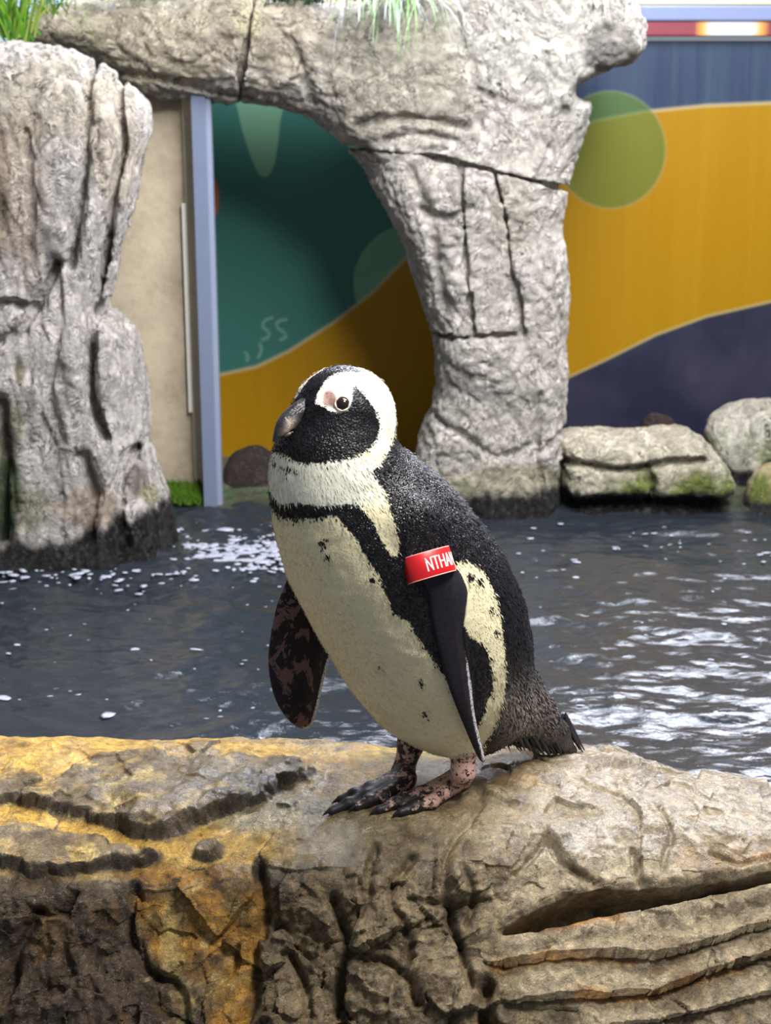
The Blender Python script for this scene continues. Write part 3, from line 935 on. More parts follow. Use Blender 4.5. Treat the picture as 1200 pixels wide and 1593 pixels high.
    def step_line(pts, up, dn, amp):
        lx = np.array([p[0] for p in pts], float); ly = np.array([p[1] for p in pts], float)
        yy = np.interp(x, lx, ly) + wq[:, 1] * 8
        d = y - yy
        mk = sstep(lx[0] - 30, lx[0] + 20, x) * (1 - sstep(lx[-1] - 60, lx[-1] + 40, x)) * vis
        # rock bulges above the line, is cut back under it
        return mk * amp * (np.exp(-np.clip(-d, 0, None) / up) * (d <= 0) * 0.9 - np.exp(-np.clip(d, 0, None) / dn) * (d > 0))
    D += step_line([(770, 1503), (840, 1491), (920, 1487), (985, 1491), (1050, 1482), (1130, 1455), (1250, 1420)], 26, 14, 0.016)
    D += step_line([(800, 1557), (920, 1548), (1010, 1545), (1065, 1526), (1155, 1498), (1300, 1450)], 26, 14, 0.016)
    D += step_line([(900, 1600), (1010, 1590), (1120, 1565), (1300, 1520)], 22, 12, 0.012)
    def groove(pts, w, dep):
        fd = Field(pts, False, True, 3.0, 60)(Qw)
        return -vis * dep * np.exp(-(fd / w) ** 2)
    for pts, w, dep in [([(404, 1352), (408, 1400), (398, 1470), (392, 1540), (380, 1620)], 9, 0.028), ([(758, 1535), (752, 1570), (762, 1625)], 13, 0.05),
                        ([(700, 1405), (708, 1450), (725, 1500), (735, 1535)], 8, 0.026), ([(855, 1295), (885, 1340), (920, 1382)], 7, 0.018), ([(988, 1320), (990, 1375)], 5, 0.016),
                        ([(745, 1225), (735, 1270), (700, 1320), (690, 1400)], 7, 0.012), ([(720, 1350), (735, 1400), (728, 1440)], 6, 0.014), ([(1030, 1262), (1045, 1300), (1030, 1350)], 5, 0.009),
                        ([(520, 1400), (540, 1470), (525, 1540), (540, 1610)], 8, 0.026), ([(560, 1490), (620, 1500), (650, 1560)], 7, 0.02), ([(450, 1480), (480, 1560), (470, 1620)], 8, 0.02), ([(585, 1310), (575, 1380), (560, 1420)], 7, 0.016),
                        ([(640, 1330), (610, 1400), (640, 1470), (600, 1560)], 7, 0.016), ([(60, 1420), (20, 1500), (0, 1560)], 9, 0.02), ([(120, 1390), (96, 1450), (110, 1530), (90, 1600)], 10, 0.010),
                        ([(205, 1380), (202, 1440), (230, 1510), (280, 1540), (290, 1620)], 8, 0.018), ([(310, 1560), (350, 1520), (370, 1470)], 6, 0.008), ([(640, 1395), (690, 1410), (760, 1400)], 5, 0.010), ([(900, 1215), (960, 1230), (1000, 1225)], 4, 0.006),
                        ([(800, 1360), (830, 1330), (850, 1300)], 6, 0.010), ([(1110, 1330), (1150, 1345), (1200, 1335)], 6, 0.010), ([(760, 1210), (800, 1225), (830, 1215)], 5, 0.006)]:
        D += groove(pts, w, dep)
    # worn smooth under the feet
    D *= 1 - 0.75 * vis * np.exp(-(((x - 620) / 125) ** 2 + ((y - 1240) / 42) ** 2) ** 2)
    # hollow where the tail rests
    D -= vis * 0.016 * np.exp(-(((x - 872) / 60) ** 2 + ((y - 1172) / 22) ** 2))
    D += leftf * face * 0.016 * fbm(B * np.array([1.7, 1.7, 0.45]), 13, 3, 596)
    V = B + N * D[:, None]
    V += 0.0042 * (0.35 + np.clip(np.exp(-(slab / 16) ** 2) + np.exp(-(ledge / 14) ** 2), 0, 1) + 0.5 * face)[:, None] * vis[:, None] * np.stack([gnoise(V * 42, 601), gnoise(V * 42, 602), gnoise(V * 42, 603)], 1)
    V += N * (0.0016 * fbm(V, 75, 2, 560) * vis)[:, None]
    # colours: ochre film, bare grey slabs, dark wet face, grey-beige right shoulder
    w = fbm(B, 10, 4, 570); w2 = fbm(B, 28, 3, 571)
    c = blobs(Q, (166, 146, 112), [
        (100, 1240, 520, 130, (226, 182, 84), .95), (520, 1190, 140, 40, (220, 178, 84), .8), (620, 1180, 80, 25, (190, 164, 70), .6), (430, 1265, 130, 30, (206, 198, 160), .7),
        (560, 1300, 140, 50, (128, 116, 86), .8),
        (800, 1205, 90, 22, (150, 112, 56), .8), (1060, 1420, 400, 330, (160, 146, 120), .9), (1150, 1330, 100, 30, (140, 112, 66), .7)], w)
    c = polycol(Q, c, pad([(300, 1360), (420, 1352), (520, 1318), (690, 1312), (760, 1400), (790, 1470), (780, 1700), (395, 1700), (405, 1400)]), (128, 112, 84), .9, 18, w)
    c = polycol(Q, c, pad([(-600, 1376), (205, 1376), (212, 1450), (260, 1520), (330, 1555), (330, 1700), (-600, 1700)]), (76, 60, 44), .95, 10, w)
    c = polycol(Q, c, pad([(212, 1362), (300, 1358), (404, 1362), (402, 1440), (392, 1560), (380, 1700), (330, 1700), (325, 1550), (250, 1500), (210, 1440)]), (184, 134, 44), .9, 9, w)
    c = polycol(Q, c, pad([(262, 1395), (290, 1420), (275, 1470), (285, 1510), (262, 1515), (248, 1450)]), (186, 164, 106), .8, 10, w)
    c = polycol(Q, c, pad([(330, 1490), (355, 1470), (350, 1540), (330, 1580), (318, 1560)]), (190, 150, 84), .7, 8, w)
    grey = np.minimum(np.minimum(slab, ledge), np.minimum(lump, lumpb)) + w * 6
    gm = (sstep(5, -5, grey))[:, None]
    low_edge = sstep(-0.1, 0.35, w2 + 0.3 * w)[:, None]
    gc = lin((98, 88, 72)) * (1 - low_edge) + lin((186, 162, 98)) * low_edge
    c = c * (1 - gm * 0.85) + gc * gm * 0.85
    och = (sstep(1355, 1375, y) * sstep(205, 225, x) * (1 - sstep(395, 408, x)))[:, None]
    o1 = (sstep(0.0, 0.35, fbm(B, 24, 4, 611)))[:, None] * och * 0.7; c = c * (1 - o1) + lin((104, 80, 40)) * o1
    o2 = (sstep(0.1, 0.4, fbm(B, 30, 4, 612)))[:, None] * och * 0.6; c = c * (1 - o2) + lin((204, 182, 126)) * o2
    lf = (leftf * sstep(1375, 1395, y) * sstep(0.12, 0.42, fbm(B * np.array([1.5, 1.5, .5]), 12, 4, 613)))[:, None] * 0.6; c = c * (1 - lf) + lin((120, 92, 44)) * lf
    # the ochre film lies on flat tops; broken steep edges of the ledges are bare rock like the slabs
    Gv = V.reshape(nr, ncol, 3)
    nv = np.cross(np.gradient(Gv, axis=1), np.gradient(Gv, axis=0)).reshape(-1, 3)
    nv /= np.linalg.norm(nv, axis=1, keepdims=True) + 1e-12
    if nv[(nr // 2) * ncol + ncol // 2] @ np.array([0, -0.5, 1]) < 0: nv = -nv
    bare = (sstep(0.80, 0.55, nv[:, 2]) * (1 - face) * vis * (1 - sstep(500, 600, x)))[:, None]
    c = c * (1 - bare) + lin((92, 80, 62)) * bare
    # ochre seams in the strata
    for yl in ([(770, 1508), (840, 1496), (920, 1491), (985, 1494)], [(800, 1448), (880, 1443), (960, 1432)], [(900, 1551), (1010, 1549), (1065, 1530), (1155, 1502)], [(1180, 1330), (1250, 1325)]):
        d = Field(yl, False, True, 3.0, 50)(Qw)
        m_ = (np.exp(-(d / 7) ** 2) * 0.75)[:, None]
        c = c * (1 - m_) + lin((172, 120, 50)) * m_
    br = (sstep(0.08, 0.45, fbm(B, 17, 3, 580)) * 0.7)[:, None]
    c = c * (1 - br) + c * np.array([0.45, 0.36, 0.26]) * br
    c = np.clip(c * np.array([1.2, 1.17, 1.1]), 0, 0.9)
    dkv = sstep(0.05, -0.05, V[:, 2])[:, None]
    c = c * (1 - dkv) + lin((30, 30, 30)) * dkv
    wet = np.clip(0.55 + 0.5 * w, 0, 1) * np.clip(0.35 + 0.75 * (1 - face), 0, 1)
    wet = np.clip(wet + 0.6 * np.exp(-(((x - 400) / 170) ** 2 + ((y - 1240) / 45) ** 2)) + 0.45 * sstep(750, 900, x) * (1 - face) + 0.25 * face * mid, 0, 1)
    i = np.arange(nr * ncol).reshape(nr, ncol)
    j = np.roll(i, -1, 0)
    F = np.stack([i[:, :-1], i[:, 1:], j[:, 1:], j[:, :-1]], -1).reshape(-1, 4)
    # orientation
    f0 = F[(nr // 2) * (ncol - 1) + ncol // 2]
    nn = np.cross(V[f0[1]] - V[f0[0]], V[f0[2]] - V[f0[0]])
    if nn @ np.array([0, -0.5, 1]) < 0: F = F[:, ::-1]
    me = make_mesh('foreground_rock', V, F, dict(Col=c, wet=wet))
    return me, V, F
MAT_ROCK_FRONT = rock_material('wet_foreground_rock', 2.4, 0.55, 0.15, 0.5, 0.72, 1.0, 1.6, 0.9, 0.8)
me, RV, RF = front_rock()
link('foreground_rock', me, MAT_ROCK_FRONT, None, 'wide wet brown and ochre rock the penguin stands on', 'rock')
ROCK_BVH = BVHTree.FromPolygons(RV.tolist(), RF.tolist())
def on_rock(px, py, lift=0.0):
    d = ray(px, py); d = d / np.linalg.norm(d)
    hit = ROCK_BVH.ray_cast(Vector(CAM), Vector(d))[0]
    p = np.array(hit)
    p[2] += lift
    return p
def rock_z(p):
    hit = ROCK_BVH.ray_cast(Vector((p[0], p[1], 1.0)), Vector((0, 0, -1)))[0]
    return hit[2] if hit else 0.0

# ================================================================== penguin
YAW = math.radians(36)
pf = np.array([-math.cos(YAW), -math.sin(YAW), 0.0])      # where it faces
pl_ = np.array([math.sin(YAW), -math.cos(YAW), 0.0])      # its left side, towards the camera
up = np.array([0, 0, 1.0])
PO = on_rock(665, 1222)
def K(px, py, s=0.0):
    """point seen at a photo position whose distance from the penguin's middle plane is s"""
    d = ray(px, py)
    t = (s - (CAM - PO) @ pl_) / (d @ pl_)
    return CAM + d * np.asarray(t)[..., None]
def ppm(p): return FPX / ((p - CAM) @ cF)                   # pixels for one metre at p
def side(P): return (P - PO) @ pl_
def mirror(P): return P - 2 * side(P)[:, None] * pl_

def cone(P, a, b, ra, rb, k=(1, 1, 1), ax=None):
    ab = b - a
    t = np.clip(((P - a) @ ab) / (ab @ ab), 0, 1)
    d = P - a - t[:, None] * ab
    return np.sqrt((d * d).sum(1)) - (ra + (rb - ra) * t)
def ell(P, c, axes, rad):
    q = np.stack([((P - c) @ axes[i]) / rad[i] for i in range(3)], 1)
    n = np.sqrt((q * q).sum(1))
    g = np.sqrt(((q / np.array(rad)) ** 2).sum(1)) + 1e-9
    return n * (n - 1) / g
def smin(a, b, k):
    h = np.clip(k - np.abs(a - b), 0, None) / k
    return np.minimum(a, b) - h * h * k * 0.25

chain = [(518, 741, 92), (532, 768, 104), (569, 826, 132), (608, 880, 143), (645, 936, 147), (676, 996, 142), (700, 1046, 124), (722, 1082, 92)]
BC = [(K(x, y), r / ppm(K(x, y))) for x, y, r in chain]
TC = [(K(x, y), r / ppm(K(x, y))) for x, y, r in [(735, 1065, 88), (783, 1090, 63), (826, 1119, 41), (860, 1145, 23), (891, 1167, 8)]]
HC = K(530, 644); HR = 72 / ppm(HC)
HF = pf * math.cos(0.25) - up * math.sin(0.25)              # head tipped a little down
HU = np.cross(HF, pl_); HU = HU if HU[2] > 0 else -HU
NK = K(522, 700)
leg_n = dict(top=K(712, 1110, 0.052), knee=K(722, 1160, 0.062), ankle=K(721, 1200, 0.066))
leg_f = dict(top=K(650, 1105, -0.045), knee=K(640, 1155, -0.048), ankle=K(626, 1206, -0.05))
toes_n = [[(716, 1220), (652, 1245), (590, 1262)], [(718, 1224), (672, 1253), (624, 1266)], [(714, 1218), (655, 1239), (604, 1252)]]
toes_f = [[(630, 1218), (572, 1243), (516, 1264)], [(634, 1222), (596, 1244), (556, 1257)], [(628, 1214), (576, 1232), (530, 1246)]]
def toe_pts(ts, r):
    return [[on_rock(x, y + 3, rr) for (x, y), rr in zip(t, r)] for t in ts]
TN = toe_pts(toes_n, (0.013, 0.0085, 0.0055)); TF = toe_pts(toes_f, (0.013, 0.0085, 0.0055))

fl_near = Field([(620, 806), (640, 782), (662, 790), (684, 830), (704, 872), (722, 908), (735, 945), (734, 965), (727, 990), (729, 1030), (733, 1070), (740, 1120), (752, 1172), (753, 1185), (744, 1178),
                 (722, 1128), (703, 1080), (686, 1025), (673, 970), (665, 925), (652, 900), (632, 872), (622, 835)], True, True, 2.0, 60)
fl_far = Field([(520, 850), (490, 845), (462, 875), (445, 908), (430, 948), (421, 995), (418, 1035), (426, 1080), (442, 1112), (464, 1132), (482, 1131), (491, 1112), (498, 1082), (506, 1048), (515, 1018), (530, 990), (560, 930)], True, True, 2.0, 60)
S_NEAR = 0.128; S_FAR = -0.135
def s_near(P):      # the near flipper leans in towards the tip and the shoulder
    z = P[:, 2]
    return S_NEAR - 0.022 * sstep(0.62, 0.74, z) - 0.012 * sstep(0.5, 0.36, z)
def s_far(P):
    return S_FAR - 0.03 * sstep(0.68, 0.45, P[:, 2]) + 0.03 * sstep(0.6, 0.72, P[:, 2])
def flip(P, fd, s0f, sref, th):
    s0 = s0f(P)
    X = P - (side(P) - s0)[:, None] * pl_
    d = fd(proj(X)) / 1130.0
    t = th * np.sqrt(np.clip(-d / 0.024, 0, 1)) + 0.0012
    if sref > 0: t = t + 0.003 * sstep(0.60, 0.66, P[:, 2])
    ds = np.abs(side(P) - s0)
    ins = ds - t
    return np.where(d < 0, np.maximum(ins, d), np.sqrt(np.clip(d, 0, None) ** 2 + np.clip(ds - 0.0012, 0, None) ** 2))
def f_trunk(P):
    f = None
    for (a, ra), (b, rb) in zip(BC[:-1], BC[1:]):
        g = cone(P, a, b, ra, rb)
        f = g if f is None else smin(f, g, 0.03)
    # flat-bottomed belly over the legs
    g = None
    for (a, ra), (b, rb) in zip(TC[:-1], TC[1:]):
        q = cone(P, a, b, ra, rb); g = q if g is None else smin(g, q, 0.02)
    f = smin(f, g, 0.035)
    return f
def f_head(P):
    f = ell(P, HC, (HF, pl_, HU), (HR * 1.08, HR * 0.99, HR * 1.0))
    f = smin(f, cone(P, HC - pf * 0.012 - up * 0.01, NK, HR * 0.93, 80 / 1170), 0.03)
    f = smin(f, ell(P, HC + HF * HR * 0.50 - HU * HR * 0.22, (HF, pl_, HU), (HR * 0.62, HR * 0.50, HR * 0.46)), 0.02)   # face
    f = smin(f, ell(P, K(500, 689), (pf, pl_, up), (0.044, 0.046, 0.03)), 0.02)                                          # chin
    return f
def f_body(P):
    f = smin(f_trunk(P), f_head(P), 0.03)
    f = f + 0.0009 * gnoise(P * 90, 5) + 0.0014 * gnoise(P * 34, 6)
    return f
def f_leg(P):
    o = None
    for lg, T in ((leg_n, TN), (leg_f, TF)):
        g = cone(P, lg['top'], lg['knee'], 0.030, 0.0185)
        g = smin(g, cone(P, lg['knee'], lg['ankle'], 0.018, 0.0150), 0.01)
        g = smin(g, cone(P, lg['ankle'], T[0][0], 0.0155, 0.0150), 0.012)
        for tp in T:
            q = smin(cone(P, tp[0], tp[1], 0.0135, 0.0084), cone(P, tp[1], tp[2], 0.0084, 0.0060), 0.008)
            kn = tp[1] * 0.45 + tp[2] * 0.55
            q = smin(q, np.linalg.norm(P - kn - up * 0.002, axis=1) - 0.0078, 0.005)
            g = smin(g, q, 0.007)
        # webs between the toes
        for i, j in ((0, 1), (0, 2)):
            a, b = T[i], T[j]
            m0 = (a[1] + b[1]) / 2; m1 = (a[2] * 0.55 + a[1] * 0.45 + b[2] * 0.55 + b[1] * 0.45) / 2
            g = smin(g, cone(P, m0 - up * 0.003, m1 - up * 0.003, 0.005, 0.003), 0.008)
        o = g if o is None else np.minimum(o, g)
    return o
def f_fn(P): return flip(P, fl_near, s_near, S_NEAR, 0.0085)
def f_ff(P): return flip(P, fl_far, s_far, S_FAR, 0.0085)
def f_all(P):
    b = smin(f_body(P), f_leg(P), 0.012)
    n = f_fn(P)
    k = 0.0005 + 0.035 * sstep(0.665, 0.74, P[:, 2])        # the shoulder flows into the flipper
    h = np.clip(k - np.abs(b - n), 0, None) / k
    m = np.minimum(b, n) - h * h * k * 0.25
    return np.minimum(m, f_ff(P))

lo = np.array([PO[0] - 0.30, PO[1] - 0.24, PO[2] - 0.07]); hi = np.array([PO[0] + 0.27, PO[1] + 0.30, PO[2] + 0.64])
hv = 0.0022
vol = sample_vol(f_all, lo, hi, hv, 0.004)
BV, BF = nets(vol, lo, hv)
# keep the largest connected piece tidy: project once onto the surface
eps = 0.0006
def grad(P, f=f_all):
    g = np.stack([f(P + e) - f(P - e) for e in np.eye(3) * eps], 1) / (2 * eps)
    return g
BN = vnormals(BV, BF)

def trace(px, py, f=f_body):
    d = ray(px, py); d = d / np.linalg.norm(d)
    t = 1.4
    for _ in range(120):
        v = float(f((CAM + d * t)[None])[0])
        t += v * 0.8
        if v < 2e-4: break
    return CAM + d * t

# ---- plumage pattern, drawn on the near side and mirrored to the far side
def pattern(P):
    s = side(P)
    Pm = np.where((s < 0)[:, None], mirror(P), P)
    Q = proj(Pm)
    def fd(p, **k): return Field(p, True, True, 2.0, 60)(Q)
    face = fd([(405, 660), (425, 700), (442, 707), (462, 717), (487, 720), (530, 715), (562, 706), (580, 692), (590, 670), (587, 645), (575, 625), (562, 609), (552, 600), (549, 612), (546, 628), (536, 641), (519, 640), (505, 634), (492, 628), (470, 620), (430, 630)])
    crown = fd([(440, 650), (452, 620), (462, 592), (482, 570), (508, 560), (540, 563), (566, 578), (562, 582), (545, 578), (528, 580), (514, 586), (503, 598), (493, 614), (490, 632), (490, 660)])
    black_head = np.minimum(face, crown)
    back = fd([(618, 660), (612, 682), (600, 711), (580, 736), (592, 752), (603, 780), (613, 807), (621, 847), (620, 868), (640, 880), (700, 885), (713, 872), (743, 881), (762, 907), (775, 941), (780, 974),
               (786, 1023), (786, 1072), (777, 1111), (766, 1140), (752, 1168), (760, 1260), (1000, 1260), (1000, 800), (760, 640), (660, 600)])
    band = fd([(300, 770), (380, 778), (425, 785), (462, 783), (500, 787), (522, 785), (555, 786), (572, 803), (579, 810), (590, 832), (601, 854), (618, 866), (645, 850), (700, 890), (705, 930), (728, 985), (743, 997), (759, 1016), (767, 1065), (759, 1091), (747, 1125),
                (735, 1128), (712, 1092), (690, 1050), (670, 1020), (650, 993), (637, 968), (613, 953), (600, 923), (587, 893), (567, 860), (553, 838), (535, 816), (522, 802), (492, 806), (455, 807), (427, 801), (380, 796), (300, 790)])
    spots = np.minimum.reduce([np.hypot(Q[:, 0] - x, (Q[:, 1] - y) * 0.8) - r for x, y, r in
                               [(500, 846, 4.5), (509, 866, 4), (580, 903, 4), (655, 1063, 3.5), (449, 731, 3), (459, 733, 2.2), (648, 960, 3), (733, 898, 5), (747, 905, 5), (765, 950, 4), (772, 985, 3), (505, 840, 2), (437, 728, 2), (590, 1040, 1.5), (660, 1110, 2)]])
    blk = np.minimum(np.minimum(black_head, back), np.minimum(band, spots))
    return blk, Q, black_head, back
blk, BQ, bhead, bback = pattern(BV)
d_body = f_body(BV); d_leg = f_leg(BV); d_fn = f_fn(BV); d_ff = f_ff(BV)
flipm = np.minimum(d_body, d_leg) - np.minimum(d_fn, d_ff) - np.where(d_fn < d_ff, 0.03 * sstep(0.655, 0.675, BV[:, 2]), 0)        # >0 on a flipper
farm = np.where(d_ff < d_fn, 1.0, 0.0)
legm = (d_body - d_leg) * 1000 - 7.0                                # >0 on leg and foot
w = fbm(BV, 40, 3, 801)
wh = blobs(BQ, (226, 217, 180), [(520, 640, 120, 90, (244, 240, 230), .9), (480, 750, 150, 50, (232, 232, 218), .9), (514, 622, 15, 13, (150, 104, 92), .85), (520, 628, 10, 10, (120, 84, 76), .6)], w)
# brown, dry feathers low on the back
rump = np.exp(-(((BQ[:, 0] - 806) / 30) ** 2 + ((BQ[:, 1] - 1106) / 40) ** 2)) + 0.45 * np.exp(-(((BQ[:, 0] - 845) / 40) ** 2 + ((BQ[:, 1] - 1105) / 60) ** 2))

t = NT('penguin_plumage')
A = t.attr
n_f = t.noise(420, 3, 0.6); n_m = t.noise(120, 3, 0.6)
edge = t.math('ADD', A('blk'), t.math('ADD', t.math('MULTIPLY', t.math('SUBTRACT', n_f, 0.5), 9.0), t.math('MULTIPLY', t.math('SUBTRACT', n_m, 0.5), 8.0)))
fac = t.mr(edge, -1.4, 1.4, 1.0, 0.0, True)
streak = t.noise(260, 4, 0.7, 0.3, None, (1, 1, 0.25, (0, math.radians(28), 0)))
black = t.mix(t.mr(n_m, 0.3, 0.7), L4((10, 9, 13)), L4((24, 22, 28)))
black = t.mix(t.math('MULTIPLY', A('rump'), t.mr(streak, 0.3, 0.65)), black, L4((128, 116, 110)))
white = t.mix(1.0, A('wh', True), t.mix(n_f, (0.86, 0.86, 0.84), (1.08, 1.08, 1.08)), 'MULTIPLY')
c = t.mix(fac, white, black)
mott = t.math('ADD', t.noise(28, 4, 0.6, 1.5, None, (1, 1, 0.55)), t.math('MULTIPLY', t.math('SUBTRACT', n_m, 0.5), 0.25))
mottle = t.mr(mott, 0.52, 0.56)
flc = t.mix(t.math('MULTIPLY', A('farm'), mottle), t.mix(n_m, L4((20, 18, 24)), L4((44, 40, 50))), L4((104, 84, 84)))
flc = t.mix(t.math('MULTIPLY', A('trim'), t.mr(n_f, 0.35, 0.55)), flc, L4((206, 204, 206)))
c = t.mix(t.mr(A('flipm'), -0.0004, 0.0004), c, flc)
sp = t.mr(t.math('ADD', t.noise(75, 3, 0.7), A('legdark')), 0.47, 0.55)
sp = t.math('MAXIMUM', sp, t.mr(t.noise(210, 2, 0.5), 0.6, 0.64))
lg = t.mix(sp, L4((196, 158, 142)), L4((26, 22, 26)))
c = t.mix(t.mr(t.math('ADD', A('legm'), t.math('MULTIPLY', t.math('SUBTRACT', n_m, 0.5), 14.0)), -0.5, 0.8), c, lg)
scale_h = t.math('ADD', t.voro(330, 'F1'), t.math('MULTIPLY', n_m, 0.6))
nr = t.bump(t.math('MULTIPLY', scale_h, t.math('MULTIPLY', A('rough'), t.mr(fac, 0, 1, 0.08, 1.0))), 0.6, 0.0035)
nr2 = t.bump(n_f, 0.15, 0.001, nr)
rgh = t.mix(fac, (0.55,) * 3, t.mix(A('rough'), (0.5,) * 3, (0.3,) * 3))
MAT_BODY = t.out(c, rgh, nr2, Specular_IOR_Level=t.mr(A('rough'), 0, 1, 0.15, 0.5))

# toes are dark, shanks are pink with dark flecks
toe_tip = np.minimum.reduce([np.linalg.norm(BV - tp[2], axis=1) for tp in TN + TF])
legdark = 0.14 * sstep(0.055, 0.02, toe_tip) + 0.09 * (side(BV) < 0) + 0.05 * sstep(0.012, 0.0, BV[:, 2] - PO[2]) - 0.03
pq = proj(BV)
tn = fl_near(pq); tf = fl_far(pq)
cxn = np.interp(pq[:, 1], [900, 950, 1000, 1100, 1180], [690, 702, 706, 724, 750])
trim = np.where((tn > -3.2) & (pq[:, 0] > cxn) & (pq[:, 1] > 940) & (d_fn < 0.002), 1.0, 0.0) + np.where((tf > -3.2) & (pq[:, 0] > 470) & (pq[:, 1] > 1005) & (d_ff < 0.002), 1.0, 0.0)
penguin = empty('penguin', 'black and white penguin with a red flipper band standing on the wet rock', 'penguin')
headw = np.exp(-(np.linalg.norm(BV - HC, axis=1) / 0.085) ** 4)
me = make_mesh('body', BV, BF, dict(rough=np.where(flipm > -0.001, 0.08, 1.0) * (1 - 0.85 * headw), blk=blk, wh=wh, rump=np.clip(rump, 0, 1), flipm=flipm, farm=farm, trim=trim, legm=legm, legdark=legdark))
link('body', me, MAT_BODY, penguin)

# ---- beak: hooked upper half and shorter lower half
BT = K(423, 671); BB = K(492, 640)
bdir = (BT - BB); blen = np.linalg.norm(bdir); bdir /= blen
bup = np.cross(bdir, pl_); bup = bup if bup[2] > 0 else -bup
def beak_local(P):
    q = P - BB
    return q @ bdir, q @ pl_, q @ bup
def f_upper(P):
    u, v, z = beak_local(P)
    t = np.clip(u / blen, -0.3, 1.05)
    hgt = 0.0205 * np.clip(1 - 0.18 * t - 0.62 * np.clip(t, 0, 1) ** 3.2, 0.05, 2)
    wid = 0.0155 * np.clip(1 - 0.55 * np.clip(t, 0, 1) ** 1.3, 0.08, 2)
    ta = np.sqrt(np.clip(1 - (np.clip(t, 0, 1) / 1.03) ** 9, 0.004, 1)); hgt = hgt * ta; wid = wid * ta
    zc = 0.004 - 0.006 * np.clip(t, 0, 1) ** 2 - 0.012 * np.clip((t - 0.72) / 0.3, 0, 1) ** 2
    f = (np.sqrt(((z - zc) / hgt) ** 2 + (v / wid) ** 2) - 1) * np.minimum(hgt, wid)
    f = np.maximum(f, u - blen * 1.02)
    f = np.maximum(f, -0.008 - 0.004 * sstep(0.75, 1, t) * 1.5 - z)
    f = f + 0.0012 * np.exp(-((v * np.sign(v) - 0.009 + 0.003 * t) / 0.0016) ** 2) * (t < 0.7)
    return f
def f_lower(P):
    u, v, z = beak_local(P)
    t = np.clip(u / blen, -0.3, 1.0)
    hgt = 0.0125 * np.clip(1 - 0.45 * np.clip(t, 0, 1) ** 2, 0.1, 2)
    wid = 0.0140 * np.clip(1 - 0.5 * np.clip(t, 0, 1) ** 1.5, 0.08, 2)
    ta = np.sqrt(np.clip(1 - (np.clip(t, 0, 1) / 0.86) ** 5, 0.004, 1)); hgt = hgt * ta; wid = wid * ta
    f = (np.sqrt(((z + 0.0075) / hgt) ** 2 + (v / wid) ** 2) - 1) * np.minimum(hgt, wid)
    f = np.maximum(f, u - blen * 0.86)
    return np.maximum(f, z + 0.0085)
t = NT('beak_horn')
n = t.noise(160, 4, 0.6, 1.0)
st = t.attr('stripe')
c = t.mix(t.mr(n, 0.35, 0.7), L4((22, 20, 24)), L4((62, 58, 62)))
c = t.mix(t.math('MULTIPLY', st, t.mr(n, 0.25, 0.5)), c, L4((196, 180, 158)))
MAT_BEAK = t.out(c, 0.3, t.bump(n, 0.35, 0.003))
for nm, f in (('upper_beak', f_upper), ('lower_beak', f_lower)):
    lo_ = np.minimum(BT, BB) - 0.03; hi_ = np.maximum(BT, BB) + 0.03
    v_ = sample_vol(f, lo_, hi_, 0.0011, 0.006)
    V, F = nets(v_, lo_, 0.0011)
    u, vv, z = beak_local(V)
    tt = u / blen
    if nm == 'upper_beak':
        stp = np.exp(-((tt - 0.70 + z * 9) / 0.09) ** 2) * sstep(0.012, 0.004, z) * 1.0
    else:
        stp = np.exp(-((tt - 0.68) / 0.14) ** 2)
    link(nm, make_mesh(nm, V, F, dict(stripe=stp)), MAT_BEAK, penguin)

# ---- eyes
def uvs(name, c, r, seg=24, rings=14):
    v, f = ellip(seg, rings)
    return make_mesh(name, v * r + c, f)
def ring_mesh(name, c, n, R, r, seg=36, sub=10, squash=1.0):
    n = n / np.linalg.norm(n)
    a = np.cross(n, up); a /= np.linalg.norm(a); b = np.cross(n, a)
    V = []; F = []
    for i in range(seg):
        p = 2 * math.pi * i / seg
        e = a * math.cos(p) + b * math.sin(p)
        rr = r * (1 + 0.25 * math.sin(7 * p))
        for k in range(sub):
            q = 2 * math.pi * k / sub
            V.append(c + e * (R + rr * math.cos(q)) + n * rr * math.sin(q) * squash)
            F.append((i * sub + k, ((i + 1) % seg) * sub + k, ((i + 1) % seg) * sub + (k + 1) % sub, i * sub + (k + 1) % sub))
    return make_mesh(name, np.array(V), np.array(F))
t = NT('eye_dark')
MAT_EYE = t.out(L4((34, 22, 22)), 0.12)
MAT_LID = plain('eye_lid', (224, 206, 188), 0.5, 0.15, 300)
ep = trace(533, 628)
en = grad(ep[None], f_body)[0]; en /= np.linalg.norm(en)
for k in range(2):
    c_, n_ = ep.copy(), en.copy()
    if k:
        c_ = mirror(c_[None])[0]; n_ = n_ - 2 * (n_ @ pl_) * pl_
    link('eye', uvs('eye', c_ - n_ * 0.0048, 0.0098), MAT_EYE, penguin)
    link('eyelid', ring_mesh('eyelid', c_ + n_ * 0.0005, n_, 0.0090, 0.0013), MAT_LID, penguin)

# ---- claws
MAT_CLAW = plain('claw_horn', (24, 20, 24), 0.3, 0.2, 200)
for tp in TN + TF:
    d = tp[2] - tp[1]; d[2] = 0; d /= np.linalg.norm(d)
    base = tp[2] - d * 0.003
    V = []; F = []
    sgn = np.cross(d, up)
    for i in range(7):
        q = i / 6
        cpt = base + d * 0.017 * q + up * (0.002 * math.sin(q * 2.2) - 0.006 * q * q)
        r = 0.0046 * (1 - q) ** 0.8 + 0.0004
        for k in range(8):
            a = 2 * math.pi * k / 8
            V.append(cpt + sgn * r * math.cos(a) + up * r * math.sin(a))
    for i in range(6):
        for k in range(8):
            F.append((i * 8 + k, i * 8 + (k + 1) % 8, (i + 1) * 8 + (k + 1) % 8, (i + 1) * 8 + k))
    link('claw', make_mesh('claw', np.array(V), np.array(F)), MAT_CLAW, penguin)

